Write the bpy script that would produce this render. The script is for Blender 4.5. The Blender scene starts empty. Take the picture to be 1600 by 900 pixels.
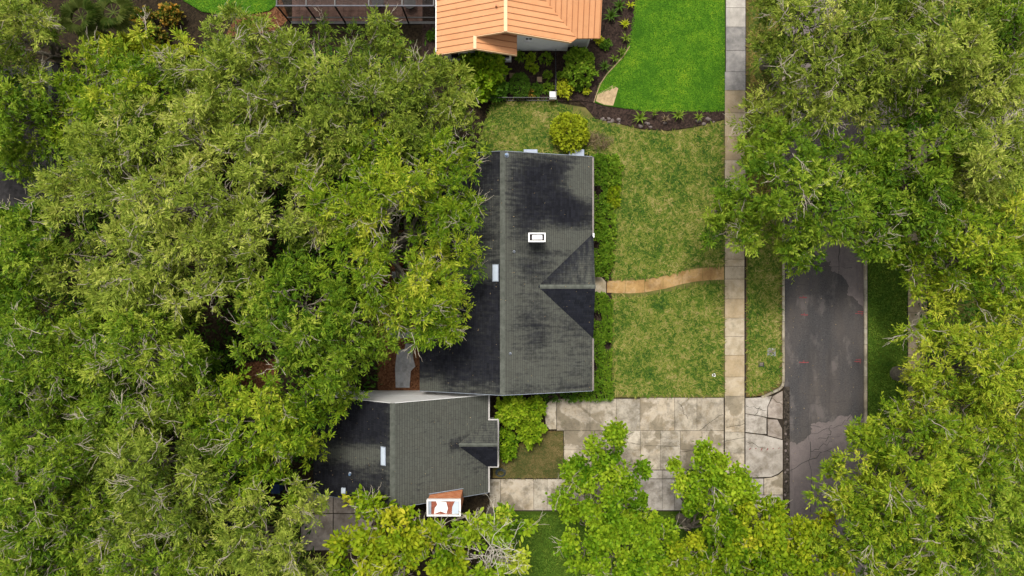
import bpy, math, random
import numpy as np
from mathutils import Vector

# ------------------------------------------------------------------ camera, sky, sun, exposure
H = 54.0                      # drone height above the ground
S = 0.05                      # metres per photograph pixel on the ground
scene = bpy.context.scene
cam = bpy.data.cameras.new('camera'); cam.sensor_width = 36.0; cam.lens = 36.0*H/80.0
cam.clip_start = 0.5; cam.clip_end = 2000.0
cam_o = bpy.data.objects.new('camera', cam); cam_o.location = (0, 0, H); cam_o.rotation_euler = (0, 0, 0)
scene.collection.objects.link(cam_o); scene.camera = cam_o

SUN_EL, SUN_AZ = math.radians(66), math.radians(-14)      # azimuth from +Y towards +X
world = bpy.data.worlds.new('World'); scene.world = world; world.use_nodes = True
wn = world.node_tree
bg = wn.nodes['Background']; bg.inputs['Strength'].default_value = 0.112
sky = wn.nodes.new('ShaderNodeTexSky'); sky.sky_type = 'NISHITA'; sky.sun_disc = False
sky.sun_elevation = SUN_EL; sky.sun_rotation = SUN_AZ; sky.air_density = 1.0; sky.dust_density = 4.0; sky.ozone_density = 1.0
hs = wn.nodes.new('ShaderNodeHueSaturation'); hs.inputs['Saturation'].default_value = 0.18
wn.links.new(sky.outputs[0], hs.inputs['Color']); wn.links.new(hs.outputs[0], bg.inputs['Color'])

sun = bpy.data.lights.new('sun', 'SUN'); sun.energy = 1.5; sun.angle = math.radians(14); sun.color = (1.0, 0.95, 0.86)
sun_o = bpy.data.objects.new('sun', sun)
sd = Vector((math.sin(SUN_AZ)*math.cos(SUN_EL), math.cos(SUN_AZ)*math.cos(SUN_EL), math.sin(SUN_EL)))
sun_o.rotation_euler = sd.to_track_quat('Z', 'Y').to_euler(); sun_o.location = sd*80
scene.collection.objects.link(sun_o)

vs = scene.view_settings
scene.display_settings.display_device = 'sRGB'
vs.view_transform = 'Standard'; vs.look = 'None'; vs.gamma = 1.0; vs.use_curve_mapping = False
vs.exposure = 1.03
cy = scene.cycles
cy.max_bounces = 5; cy.diffuse_bounces = 3; cy.glossy_bounces = 2; cy.transmission_bounces = 4; cy.transparent_max_bounces = 6
cy.use_denoising = True; cy.use_adaptive_sampling = True; cy.adaptive_threshold = 0.02
cy.caustics_reflective = False; cy.caustics_refractive = False

rng = np.random.default_rng(11)
random.seed(5)
COL = scene.collection
ORG = {}

# ------------------------------------------------------------------ helpers
def P(px, py, z=0.0):
    k = (H - z)/H*S
    return ((px - 800)*k, (450 - py)*k, z)

def PX(x, y, z):
    k = (H - z)/H*S
    return 800 + x/k, 450 - y/k

def tag(o, label=None, cat=None, group=None, kind=None):
    if label: o['label'] = label
    if cat: o['category'] = cat
    if group: o['group'] = group
    if kind: o['kind'] = kind
    return o

def thing(name, loc, label, cat, group=None):
    o = bpy.data.objects.new(name, None); COL.objects.link(o)
    o.location = loc; o.empty_display_size = 0.3; ORG[o.name] = np.array(loc, float)
    return tag(o, label, cat, group)

def link(name, me, mat, parent=None, org=None):
    o = bpy.data.objects.new(name, me); COL.objects.link(o)
    if mat and not me.materials: me.materials.append(mat)
    if parent is not None:
        o.parent = parent; ORG[o.name] = ORG[parent.name]
    else:
        ORG[o.name] = np.zeros(3) if org is None else np.array(org, float)
        if org is not None: o.location = org
    return o

def obj(name, verts, faces, mat, parent=None, org=None, smooth=False):
    """verts are in world space; they are stored relative to the thing's base"""
    base = ORG[parent.name] if parent is not None else (np.zeros(3) if org is None else np.array(org, float))
    V = np.array(verts, float) - base
    me = bpy.data.meshes.new(name); me.from_pydata(V.tolist(), [], faces); me.update()
    if smooth: me.polygons.foreach_set('use_smooth', [True]*len(me.polygons))
    return link(name, me, mat, parent, org)

def np_obj(name, V, F, mat, parent=None, org=None, tint=None, smooth=False):
    base = ORG[parent.name] if parent is not None else (np.zeros(3) if org is None else np.array(org, float))
    V = np.asarray(V, np.float32) - base.astype(np.float32); F = np.asarray(F, np.int32)
    me = bpy.data.meshes.new(name)
    me.vertices.add(len(V)); me.vertices.foreach_set('co', np.ascontiguousarray(V).ravel())
    me.loops.add(F.size); me.loops.foreach_set('vertex_index', F.ravel())
    me.polygons.add(len(F)); me.polygons.foreach_set('loop_start', np.arange(0, F.size, F.shape[1], dtype=np.int32))
    if smooth: me.polygons.foreach_set('use_smooth', np.ones(len(F), dtype=bool))
    me.update(calc_edges=True)
    if tint is not None:
        a = me.attributes.new('tint', 'FLOAT', 'POINT'); a.data.foreach_set('value', np.asarray(tint, np.float32))
    return link(name, me, mat, parent, org)

class MB:
    """collects simple solids into one mesh"""
    def __init__(s): s.v = []; s.f = []
    def add(s, v, f):
        n = len(s.v); s.v += [tuple(p) for p in v]; s.f += [tuple(i+n for i in q) for q in f]; return s
    def box(s, x0, x1, y0, y1, z0, z1):
        v = [(x0,y0,z0),(x1,y0,z0),(x1,y1,z0),(x0,y1,z0),(x0,y0,z1),(x1,y0,z1),(x1,y1,z1),(x0,y1,z1)]
        return s.add(v, [(3,2,1,0),(4,5,6,7),(0,1,5,4),(1,2,6,5),(2,3,7,6),(3,0,4,7)])
    def prism(s, poly, z0, z1, ch=0.0):
        """plan polygon (world xy) extruded; z may be a function of (x, y); ch = chamfer of the upper edge"""
        n = len(poly)
        a = sum(poly[i][0]*poly[(i+1)%n][1]-poly[(i+1)%n][0]*poly[i][1] for i in range(n))
        if a < 0: poly = poly[::-1]
        zf0 = z0 if callable(z0) else (lambda x, y: z0)
        zf1 = z1 if callable(z1) else (lambda x, y: z1)
        v = [(x, y, zf0(x, y)) for x, y in poly]
        if ch:
            v += [(x, y, zf1(x, y)-ch) for x, y in poly]
            ins = []
            for i in range(n):
                p0, p1, p2 = Vector(poly[i-1]), Vector(poly[i]), Vector(poly[(i+1)%n])
                d1 = (p1-p0); d2 = (p2-p1)
                if d1.length < 1e-6 or d2.length < 1e-6: ins.append(tuple(p1)); continue
                d1.normalize(); d2.normalize()
                nn = Vector((-d1.y-d2.y, d1.x+d2.x))
                if nn.length < 1e-6: nn = Vector((-d1.y, d1.x))
                nn.normalize(); q = p1 + nn*ch*1.2
                ins.append((q.x, q.y))
            v += [(x, y, zf1(x, y)) for x, y in ins]
            f = [tuple(range(n))[::-1], tuple(range(2*n, 3*n))]
            for i in range(n):
                j = (i+1) % n
                f += [(i, j, n+j, n+i), (n+i, n+j, 2*n+j, 2*n+i)]
        else:
            v += [(x, y, zf1(x, y)) for x, y in poly]
            f = [tuple(range(n))[::-1], tuple(range(n, 2*n))] + [(i, (i+1)%n, n+(i+1)%n, n+i) for i in range(n)]
        return s.add(v, f)
    def tube(s, pts, rad, sides=6):
        pts = [Vector(p) for p in pts]; n = len(pts)
        if not hasattr(rad, '__len__'): rad = [rad]*n
        v = []; f = []
        for i, p in enumerate(pts):
            t = (pts[min(i+1, n-1)] - pts[max(i-1, 0)]).normalized()
            r = Vector((0, 0, 1)) if abs(t.z) < 0.9 else Vector((1, 0, 0))
            a = t.cross(r).normalized(); b = t.cross(a)
            for k in range(sides):
                w = 2*math.pi*k/sides; v.append(p + (a*math.cos(w)+b*math.sin(w))*rad[i])
        for i in range(n-1):
            for k in range(sides):
                k2 = (k+1) % sides
                f.append((i*sides+k, i*sides+k2, (i+1)*sides+k2, (i+1)*sides+k))
        f.append(tuple(range(sides))[::-1]); f.append(tuple((n-1)*sides+k for k in range(sides)))
        return s.add(v, f)
    def build(s, name, mat, parent=None, org=None, smooth=False): return obj(name, s.v, s.f, mat, parent, org, smooth)

def clip(poly, axis, val, keep_less):
    """half-plane clip of a convex plan polygon"""
    out = []; n = len(poly)
    for i in range(n):
        p, q = poly[i], poly[(i+1) % n]
        dp = (p[axis]-val)*(1 if keep_less else -1); dq = (q[axis]-val)*(1 if keep_less else -1)
        if dp <= 0: out.append(p)
        if (dp < 0 < dq) or (dq < 0 < dp):
            t = dp/(dp-dq); out.append((p[0]+(q[0]-p[0])*t, p[1]+(q[1]-p[1])*t))
    return out

def area(poly):
    return abs(sum(poly[i][0]*poly[(i+1)%len(poly)][1]-poly[(i+1)%len(poly)][0]*poly[i][1] for i in range(len(poly))))/2 if len(poly) > 2 else 0.0

def pp(pts, z=0.1): return [P(x, y, z)[:2] for x, y in pts]

# ------------------------------------------------------------------ materials
class N:
    def __init__(s, name, rough=0.85, spec=0.25):
        s.m = bpy.data.materials.new(name); s.m.use_nodes = True
        s.t = s.m.node_tree; s.b = s.t.nodes['Principled BSDF']
        s.b.inputs['Roughness'].default_value = rough; s.b.inputs['Specular IOR Level'].default_value = spec
        s.pos = s.t.nodes.new('ShaderNodeNewGeometry')
    def put(s, sock, v):
        if hasattr(v, 'is_output'): s.t.links.new(v, sock)
        elif isinstance(v, tuple) and len(v) == 3 and sock.type == 'RGBA': sock.default_value = (*v, 1)
        else: sock.default_value = v
    def vec(s, scale=(1, 1, 1)):
        mp = s.t.nodes.new('ShaderNodeMapping'); s.t.links.new(s.pos.outputs['Position'], mp.inputs['Vector'])
        mp.inputs['Scale'].default_value = scale; return mp.outputs[0]
    def noise(s, scale, detail=4, rough=0.6, stretch=None, dist=0.0):
        n = s.t.nodes.new('ShaderNodeTexNoise'); n.inputs['Scale'].default_value = scale
        n.inputs['Detail'].default_value = detail; n.inputs['Roughness'].default_value = rough; n.inputs['Distortion'].default_value = dist
        s.t.links.new(s.vec(stretch) if stretch else s.pos.outputs['Position'], n.inputs['Vector']); return n.outputs['Fac']
    def ramp(s, fac, stops, interp='LINEAR'):
        r = s.t.nodes.new('ShaderNodeValToRGB'); r.color_ramp.interpolation = interp
        el = r.color_ramp.elements
        while len(el) < len(stops): el.new(0.5)
        for e, (p, c) in zip(el, stops):
            e.position = p; e.color = (*c, 1) if isinstance(c, tuple) else (c, c, c, 1)
        s.put(r.inputs[0], fac); return r.outputs[0]
    def mix(s, fac, a, b, mode='MIX'):
        m = s.t.nodes.new('ShaderNodeMix'); m.data_type = 'RGBA'; m.blend_type = mode
        s.put(m.inputs[0], fac); s.put(m.inputs[6], a); s.put(m.inputs[7], b); return m.outputs[2]
    def math(s, op, a, b=0.0, c=0.0):
        m = s.t.nodes.new('ShaderNodeMath'); m.operation = op
        s.put(m.inputs[0], a); s.put(m.inputs[1], b); s.put(m.inputs[2], c); return m.outputs[0]
    def attr(s, name):
        a = s.t.nodes.new('ShaderNodeAttribute'); a.attribute_name = name; return a.outputs['Fac']
    def island(s): return s.pos.outputs['Random Per Island']
    def objrand(s): return s.t.nodes.new('ShaderNodeObjectInfo').outputs['Random']
    def xyz(s):
        x = s.t.nodes.new('ShaderNodeSeparateXYZ'); s.t.links.new(s.pos.outputs['Position'], x.inputs[0]); return x.outputs
    def bump(s, h, strength=0.4, dist=0.02):
        b = s.t.nodes.new('ShaderNodeBump'); b.inputs['Strength'].default_value = strength; b.inputs['Distance'].default_value = dist
        s.t.links.new(h, b.inputs['Height']); s.t.links.new(b.outputs[0], s.b.inputs['Normal'])
    def col(s, c): s.put(s.b.inputs['Base Color'], c); return s.m

def plain(name, c, rough=0.6, spec=0.3, metal=0.0, var=0.15, sc=3.0):
    n = N(name, rough, spec); n.b.inputs['Metallic'].default_value = metal
    lo = tuple(x*(1-var) for x in c); hi = tuple(min(1, x*(1+var)) for x in c)
    return n.col(n.ramp(n.noise(sc, 5), [(0.3, lo), (0.7, hi)]))

def soil_mat(name, dark, mid, light, sc=6.0):
    n = N(name, 0.95, 0.1)
    a = n.ramp(n.noise(sc, 8, 0.7), [(0.3, dark), (0.5, mid), (0.72, light)])
    v = n.t.nodes.new('ShaderNodeTexVoronoi'); v.inputs['Scale'].default_value = 9
    n.t.links.new(n.pos.outputs['Position'], v.inputs['Vector'])
    b = n.mix(0.5, a, n.ramp(v.outputs['Color'], [(0.2, dark), (0.8, light)]), 'MIX')
    n.bump(n.noise(14, 6), 0.8, 0.06)
    return n.col(b)

M = {}
M['soil'] = soil_mat('soil', (0.008, 0.006, 0.004), (0.020, 0.015, 0.009), (0.045, 0.031, 0.017), 3)
M['mulch'] = soil_mat('mulch', (0.008, 0.006, 0.005), (0.026, 0.017, 0.013), (0.06, 0.038, 0.03), 5)
M['red_mulch'] = soil_mat('red_mulch', (0.03, 0.012, 0.006), (0.11, 0.045, 0.02), (0.19, 0.09, 0.045), 6)

def lawn_mat(name, green, straw, dirt, amount, sc=0.9):
    n = N(name, 0.95, 0.1)
    p = n.ramp(n.noise(sc, 6, 0.65), [(amount-0.14, green), (amount+0.05, tuple((a+b)/2 for a, b in zip(green, straw))), (amount+0.2, straw)])
    q = n.mix(n.ramp(n.noise(11, 4), [(0.5, 0.0), (0.7, 0.6)]), p, dirt)
    n.bump(n.noise(30, 4), 0.6, 0.04); return n.col(q)
M['lawn_rough'] = lawn_mat('lawn_rough', (0.07, 0.085, 0.016), (0.16, 0.135, 0.045), (0.08, 0.06, 0.025), 0.5)
M['lawn_lush'] = lawn_mat('lawn_lush', (0.026, 0.085, 0.004), (0.045, 0.11, 0.006), (0.02, 0.05, 0.004), 0.62, 0.5)
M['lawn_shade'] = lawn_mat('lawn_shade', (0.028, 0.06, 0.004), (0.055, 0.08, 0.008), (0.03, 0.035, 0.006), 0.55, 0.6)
M['lawn_dry'] = lawn_mat('lawn_dry', (0.06, 0.06, 0.014), (0.12, 0.085, 0.03), (0.06, 0.04, 0.02), 0.42)
M['sand'] = plain('bare_sand', (0.36, 0.26, 0.15), 0.95, 0.1, 0, 0.3, 4)

def blade_mat(name, stops, lf=0.75, sc=0.7):
    n = N(name, 0.8, 0.15)
    f = n.math('MULTIPLY_ADD', n.island(), 0.48, n.math('MULTIPLY', n.noise(2.2, 4, 0.65), 0.85))
    f = n.math('ADD', f, n.math('MULTIPLY', n.math('SUBTRACT', n.noise(sc*0.6, 3, 0.5), 0.5), lf))
    f = n.math('SUBTRACT', f, 0.215)
    return n.col(n.ramp(f, stops))
M['blade_rough'] = blade_mat('rough_grass', [(0.12, (0.016, 0.05, 0.004)), (0.36, (0.056, 0.105, 0.007)), (0.54, (0.14, 0.155, 0.022)), (0.72, (0.21, 0.185, 0.055)), (0.9, (0.32, 0.26, 0.105))])
M['blade_lush'] = blade_mat('lush_grass', [(0.1, (0.024, 0.085, 0.002)), (0.5, (0.062, 0.165, 0.004)), (0.9, (0.17, 0.26, 0.010))], 1.0)
M['blade_dry'] = blade_mat('dry_grass', [(0.1, (0.03, 0.05, 0.008)), (0.45, (0.08, 0.075, 0.02)), (0.85, (0.2, 0.14, 0.06))])
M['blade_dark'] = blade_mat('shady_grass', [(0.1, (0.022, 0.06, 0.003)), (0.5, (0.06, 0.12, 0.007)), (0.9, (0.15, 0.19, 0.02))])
M['blade_amber'] = blade_mat('amber_grass', [(0.1, (0.03, 0.065, 0.006)), (0.42, (0.085, 0.1, 0.014)), (0.65, (0.17, 0.12, 0.03)), (0.9, (0.27, 0.2, 0.08))])

def concrete(name, base, stain, grime, rust=0.3, wet=0.5, tone=0.80, moss=0.35):
    base, stain, grime = (tuple(x*0.72 for x in c) for c in (base, stain, grime))
    n = N(name, 0.88, 0.2)
    c = n.ramp(n.noise(1.4, 6, 0.62), [(0.30, stain), (0.5, base), (0.7, tuple(min(1, x*1.22) for x in base))])
    r = n.objrand()
    c = n.mix(n.math('MULTIPLY', r, rust), c, (0.29, 0.195, 0.09))
    # puddle stains with hard, pale-rimmed edges
    w = n.noise(0.55, 5, 0.55, dist=0.6)
    w = n.math('ADD', w, n.math('MULTIPLY', n.math('SUBTRACT', n.objrand(), 0.5), 0.09))
    c = n.mix(n.math('MULTIPLY', n.ramp(w, [(0.54, 0.0), (0.60, 1.0)]), wet), c, n.mix(n.noise(3, 5, 0.7), grime, stain))
    c = n.mix(n.math('MULTIPLY', n.ramp(w, [(0.49, 0.0), (0.535, 0.4), (0.56, 0.0)]), wet), c, (0.42, 0.38, 0.33))
    c = n.mix(n.ramp(n.noise(0.8, 7, 0.75), [(0.46, 0.0), (0.66, 0.8)]), c, tuple(x*0.75 for x in grime))
    c = n.mix(1.0, c, n.ramp(n.math('FRACT', n.math('MULTIPLY', n.objrand(), 7.31)), [(0.0, tone), (1.0, 1.04)]), 'MULTIPLY')
    g = n.ramp(n.noise(5, 8, 0.75), [(0.55, 0.0), (0.75, 0.55)])
    c = n.mix(g, c, tuple(x*0.45 for x in grime))
    c = n.mix(n.ramp(n.noise(1.7, 7, 0.8, dist=0.4), [(0.56, 0.0), (0.7, moss)]), c, (0.085, 0.08, 0.045))
    n.bump(n.noise(40, 5), 0.25, 0.01); return n.col(c)
M['drive'] = concrete('driveway_concrete', (0.56, 0.495, 0.395), (0.35, 0.285, 0.195), (0.20, 0.17, 0.12), 0.28, 0.85, 0.76, 0.7)
M['apron'] = concrete('apron_concrete', (0.55, 0.50, 0.44), (0.38, 0.33, 0.27), (0.24, 0.20, 0.15), 0.05, 0.35)
M['walk'] = concrete('sidewalk_concrete', (0.53, 0.45, 0.33), (0.40, 0.32, 0.20), (0.42, 0.33, 0.20), 0.6, 0.35)
M['walk_new'] = concrete('pale_concrete', (0.52, 0.48, 0.42), (0.44, 0.40, 0.35), (0.46, 0.42, 0.37), 0.0, 0.3)
M['walk_grey'] = concrete('grey_concrete', (0.31, 0.29, 0.27), (0.24, 0.23, 0.22), (0.22, 0.21, 0.2), 0.0, 0.3)
M['path'] = concrete('rust_stained_concrete', (0.47, 0.29, 0.11), (0.36, 0.20, 0.06), (0.28, 0.15, 0.05), 0.35, 0.3)
M['patio'] = concrete('patio_concrete', (0.40, 0.34, 0.29), (0.28, 0.22, 0.17), (0.2, 0.16, 0.13), 0.1, 0.5)
M['patio_pale'] = concrete('pale_patio', (0.42, 0.42, 0.43), (0.3, 0.3, 0.31), (0.2, 0.2, 0.2), 0.0, 0.5)
M['curb'] = concrete('curb_concrete', (0.52, 0.47, 0.37), (0.36, 0.31, 0.22), (0.2, 0.17, 0.12), 0.35, 0.3)
M['stone'] = plain('stone', (0.13, 0.105, 0.095), 0.85, 0.2, 0, 0.45, 5)
M['crack'] = plain('crack_dirt', (0.03, 0.024, 0.018), 0.95, 0.05)
M['joint'] = soil_mat('gutter_debris', (0.008, 0.007, 0.006), (0.026, 0.021, 0.016), (0.085, 0.07, 0.055), 4)

def asphalt():
    n = N('asphalt', 0.9, 0.2)
    x, y, z = n.xyz()
    fine = n.ramp(n.noise(9, 8, 0.9), [(0.36, (0.018, 0.017, 0.018)), (0.7, (0.092, 0.087, 0.086))])
    c = n.mix(n.ramp(n.noise(0.5, 5, 0.6, (1, 0.35, 1)), [(0.42, 0.0), (0.7, 0.75)]), fine, (0.085, 0.071, 0.062))
    # older, paler surface at both ends of the dark overlay
    old = n.ramp(n.noise(24, 5, 0.8), [(0.3, (0.105, 0.085, 0.082)), (0.7, (0.19, 0.158, 0.15))])
    wob = n.math('MULTIPLY', n.math('SUBTRACT', n.noise(0.6, 5, 0.5), 0.5), 4.5)
    south = n.math('LESS_THAN', n.math('ADD', n.math('ADD', y, wob), n.math('MULTIPLY', n.math('SUBTRACT', x, 24.4), -0.35)), -11.0)
    north = n.math('GREATER_THAN', n.math('ADD', n.math('ADD', y, wob), n.math('MULTIPLY', n.math('SUBTRACT', x, 24.4), 1.15)), 2.2)
    c = n.mix(n.math('MULTIPLY', n.math('MAXIMUM', south, north), n.ramp(n.noise(2.5, 5, 0.7), [(0.25, 0.55), (0.6, 1.0)])), c, old)
    c = n.mix(n.ramp(n.noise(0.9, 5, 0.6, (1, 0.5, 1)), [(0.56, 0.0), (0.66, 0.5)]), c, (0.13, 0.112, 0.105))
    # oil drip line along each lane
    drip = n.ramp(n.noise(0.4, 5, 0.7, (2.2, 0.25, 1)), [(0.55, 0.0), (0.72, 0.55)])
    c = n.mix(drip, c, (0.03, 0.028, 0.028))
    n.bump(n.noise(60, 3), 0.3, 0.01); return n.col(c)
M['asphalt'] = asphalt()
M['red_paint'] = plain('red_marking_paint', (0.17, 0.04, 0.042), 0.8, 0.2, 0, 0.3, 20)
M['seal'] = plain('crack_line', (0.05, 0.046, 0.044), 0.9, 0.1)

def shingle_mat(name, light, warm, dark, along_x=True):
    n = N(name, 0.95, 0.12)
    st = (0.3, 2.6, 1) if along_x else (2.6, 0.3, 1)
    g = n.ramp(n.noise(30, 3, 0.8), [(0.3, tuple(x*0.8 for x in light)), (0.7, tuple(x*1.2 for x in light))])
    g = n.mix(n.math('MULTIPLY', n.noise(0.6, 4), 0.8), g, warm)
    g = n.mix(0.3, g, n.ramp(n.island(), [(0.0, tuple(x*0.7 for x in light)), (1.0, tuple(x*1.25 for x in light))]))
    s = n.attr('tint')
    nz = n.math('ADD', n.math('MULTIPLY', n.noise(1.6, 6, 0.7, st), 0.6), n.math('MULTIPLY', n.noise(3.5, 5, 0.75), 0.4))
    f = n.math('ADD', s, n.math('MULTIPLY', n.math('SUBTRACT', nz, 0.5), 2.1))
    f = n.ramp(f, [(0.22, 0.0), (0.42, 0.5), (0.62, 0.85), (0.9, 1.0)])
    dk = n.ramp(n.island(), [(0.0, tuple(x*0.7 for x in dark)), (1.0, tuple(x*1.3 for x in dark))])
    c = n.mix(f, g, dk)
    c = n.mix(n.ramp(n.attr('edge'), [(0.55, 0.0), (0.9, 0.34)]), c, tuple(x*0.5 for x in dark))  # worn dark butt edge plus the course's shadow line, painted into the colour
    n.bump(n.noise(70, 3), 0.3, 0.01); return n.col(c)
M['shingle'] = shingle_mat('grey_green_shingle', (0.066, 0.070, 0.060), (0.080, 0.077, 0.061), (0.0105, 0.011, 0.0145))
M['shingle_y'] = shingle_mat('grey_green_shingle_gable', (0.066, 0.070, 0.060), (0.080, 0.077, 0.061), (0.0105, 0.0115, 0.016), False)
M['shingle_far'] = plain('dark_shingle', (0.028, 0.026, 0.026), 0.95, 0.1, 0, 0.4, 3)
M['deck'] = plain('roof_deck', (0.03, 0.03, 0.03), 0.9, 0.1)
M['ridge'] = plain('ridge_shingle', (0.082, 0.087, 0.073), 0.95, 0.1, 0, 0.3, 3)
M['white'] = plain('white_paint', (0.72, 0.71, 0.69), 0.55, 0.3, 0, 0.04, 2)
M['stucco'] = plain('pale_stucco', (0.70, 0.69, 0.67), 0.85, 0.2, 0, 0.08, 1.5)
M['grey_trim'] = plain('grey_blue_metal', (0.25, 0.28, 0.33), 0.5, 0.4, 0.2, 0.15, 3)
M['rail'] = plain('grey_rail', (0.10, 0.10, 0.115), 0.7, 0.2)
M['trim'] = plain('off_white_trim', (0.42, 0.40, 0.38), 0.6, 0.2)
M['box_blue'] = plain('pale_blue_grey_metal', (0.30, 0.34, 0.42), 0.6, 0.2)
M['gutter'] = plain('gutter_metal', (0.22, 0.19, 0.17), 0.5, 0.4, 0.0, 0.25, 2)
M['dark_metal'] = plain('black_metal', (0.012, 0.011, 0.011), 0.45, 0.4)
M['bronze'] = plain('bronze_metal', (0.035, 0.028, 0.024), 0.5, 0.4)
M['blue_metal'] = plain('blue_metal', (0.08, 0.15, 0.26), 0.4, 0.4)
M['soot'] = plain('soot', (0.02, 0.016, 0.016), 0.95, 0.05)
M['glass'] = plain('window_glass', (0.012, 0.014, 0.016), 0.08, 0.6)
M['pale_glass'] = plain('skylight_glass', (0.42, 0.47, 0.53), 0.15, 0.6, 0, 0.05)
M['paver'] = plain('brick_paver', (0.17, 0.10, 0.078), 0.9, 0.15, 0, 0.3, 2.5)
M['tan_stone'] = plain('tan_stepping_stone', (0.28, 0.2, 0.12), 0.9, 0.15, 0, 0.2)
M['blue_plastic'] = plain('blue_plastic', (0.008, 0.025, 0.075), 0.4, 0.4)
M['hose'] = plain('dark_rubber', (0.02, 0.035, 0.04), 0.5, 0.4)
M['door'] = plain('door_paint', (0.16, 0.06, 0.04), 0.5, 0.4)

def brick_mat():
    n = N('orange_brick', 0.9, 0.15)
    c = n.ramp(n.island(), [(0.0, (0.40, 0.13, 0.055)), (0.5, (0.52, 0.19, 0.085)), (1.0, (0.58, 0.27, 0.14))])
    return n.col(n.mix(n.ramp(n.noise(20, 4), [(0.5, 0.0), (0.75, 0.5)]), c, (0.3, 0.15, 0.09)))
M['brick'] = brick_mat()
M['mortar'] = plain('mortar', (0.42, 0.34, 0.28), 0.95, 0.1)
M['rust_sheet'] = plain('rust_red_sheet', (0.22, 0.065, 0.04), 0.8, 0.2, 0, 0.35, 6)

def orange_mat():
    n = N('orange_metal', 0.42, 0.4)
    c = n.ramp(n.objrand(), [(0.0, (0.52, 0.235, 0.098)), (1.0, (0.58, 0.27, 0.12))])
    c = n.mix(n.ramp(n.noise(0.9, 5, 0.6), [(0.4, 0.0), (0.8, 0.35)]), c, (0.60, 0.34, 0.17))
    c = n.mix(n.ramp(n.noise(2.2, 6, 0.75), [(0.52, 0.0), (0.8, 0.5)]), c, (0.36, 0.15, 0.06))
    return n.col(c)
M['orange'] = orange_mat()
M['orange_trim'] = plain('cream_orange_trim', (0.62, 0.40, 0.22), 0.5, 0.3, 0, 0.06)
M['orange_dark'] = plain('orange_seam', (0.33, 0.13, 0.052), 0.5, 0.3)

def screen_mat():
    n = N('insect_screen', 0.9, 0.1); n.col((0.02, 0.02, 0.02)); n.b.inputs['Alpha'].default_value = 0.5; return n.m
M['screen'] = screen_mat()

def bark_mat(name, a, b):
    n = N(name, 0.95, 0.1)
    n.bump(n.noise(18, 6), 0.6, 0.03)
    c = n.ramp(n.noise(5, 6, 0.7), [(0.3, a), (0.7, b)])
    return n.col(n.mix(n.attr('tint'), c, tuple(min(0.6, x*1.9) for x in b)))
M['bark'] = bark_mat('oak_bark', (0.08, 0.068, 0.05), (0.20, 0.175, 0.135))
M['pale_bark'] = bark_mat('pale_dead_wood', (0.36, 0.32, 0.26), (0.58, 0.53, 0.45))
M['dark_bark'] = bark_mat('dark_bark', (0.05, 0.04, 0.03), (0.12, 0.095, 0.07))

def leaf_mat(name, stops, trans=0.3, rough=0.55):
    n = N(name, rough, 0.08)
    f = n.math('MULTIPLY_ADD', n.island(), 0.3, n.math('MULTIPLY', n.attr('tint'), 0.75))
    c = n.ramp(f, stops)
    n.col(c)
    tr = n.t.nodes.new('ShaderNodeBsdfTranslucent')
    n.t.links.new(n.mix(1.0, c, (1.0, 1.0, 0.5), 'MULTIPLY'), tr.inputs['Color'])
    mx = n.t.nodes.new('ShaderNodeMixShader'); mx.inputs[0].default_value = trans
    n.t.links.new(n.b.outputs[0], mx.inputs[1]); n.t.links.new(tr.outputs[0], mx.inputs[2])
    out = [x for x in n.t.nodes if x.type == 'OUTPUT_MATERIAL'][0]
    n.t.links.new(mx.outputs[0], out.inputs['Surface']); return n.m
M['oak_olive'] = leaf_mat('olive_oak_leaf', [(0.1, (0.032, 0.066, 0.006)), (0.4, (0.128, 0.188, 0.019)), (0.7, (0.27, 0.33, 0.042)), (0.98, (0.47, 0.48, 0.11))], 0.33)
M['oak_green'] = leaf_mat('green_oak_leaf', [(0.1, (0.020, 0.060, 0.004)), (0.4, (0.084, 0.165, 0.009)), (0.7, (0.20, 0.285, 0.020)), (0.98, (0.38, 0.43, 0.06))], 0.33)
M['oak_yellow'] = leaf_mat('yellow_oak_leaf', [(0.1, (0.030, 0.080, 0.004)), (0.4, (0.115, 0.205, 0.009)), (0.7, (0.255, 0.33, 0.019)), (0.98, (0.47, 0.48, 0.05))], 0.33)
M['bright'] = leaf_mat('bright_green_leaf', [(0.1, (0.04, 0.12, 0.004)), (0.4, (0.15, 0.27, 0.010)), (0.75, (0.31, 0.42, 0.020)), (0.98, (0.46, 0.51, 0.05))], 0.38)
M['lime_yellow'] = leaf_mat('lime_yellow_leaf', [(0.1, (0.055, 0.135, 0.004)), (0.4, (0.19, 0.285, 0.010)), (0.75, (0.37, 0.41, 0.018)), (0.98, (0.54, 0.50, 0.04))], 0.38)
M['hedge'] = leaf_mat('hedge_leaf', [(0.1, (0.034, 0.10, 0.006)), (0.45, (0.105, 0.215, 0.014)), (0.8, (0.21, 0.32, 0.024)), (0.98, (0.32, 0.40, 0.045))], 0.38)
M['hedge_dark'] = leaf_mat('dark_hedge_leaf', [(0.1, (0.018, 0.058, 0.005)), (0.5, (0.048, 0.125, 0.01)), (0.95, (0.12, 0.22, 0.02))], 0.3)
M['gold'] = leaf_mat('golden_leaf', [(0.1, (0.09, 0.14, 0.006)), (0.4, (0.25, 0.31, 0.014)), (0.75, (0.43, 0.46, 0.024)), (0.98, (0.6, 0.58, 0.06))], 0.35)
M['chartreuse'] = leaf_mat('chartreuse_leaf', [(0.1, (0.22, 0.3, 0.01)), (0.6, (0.42, 0.47, 0.02)), (0.98, (0.6, 0.58, 0.05))])
M['croton'] = leaf_mat('orange_green_leaf', [(0.1, (0.03, 0.06, 0.008)), (0.5, (0.07, 0.11, 0.012)), (0.7, (0.3, 0.2, 0.03)), (0.98, (0.5, 0.22, 0.03))])
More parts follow.
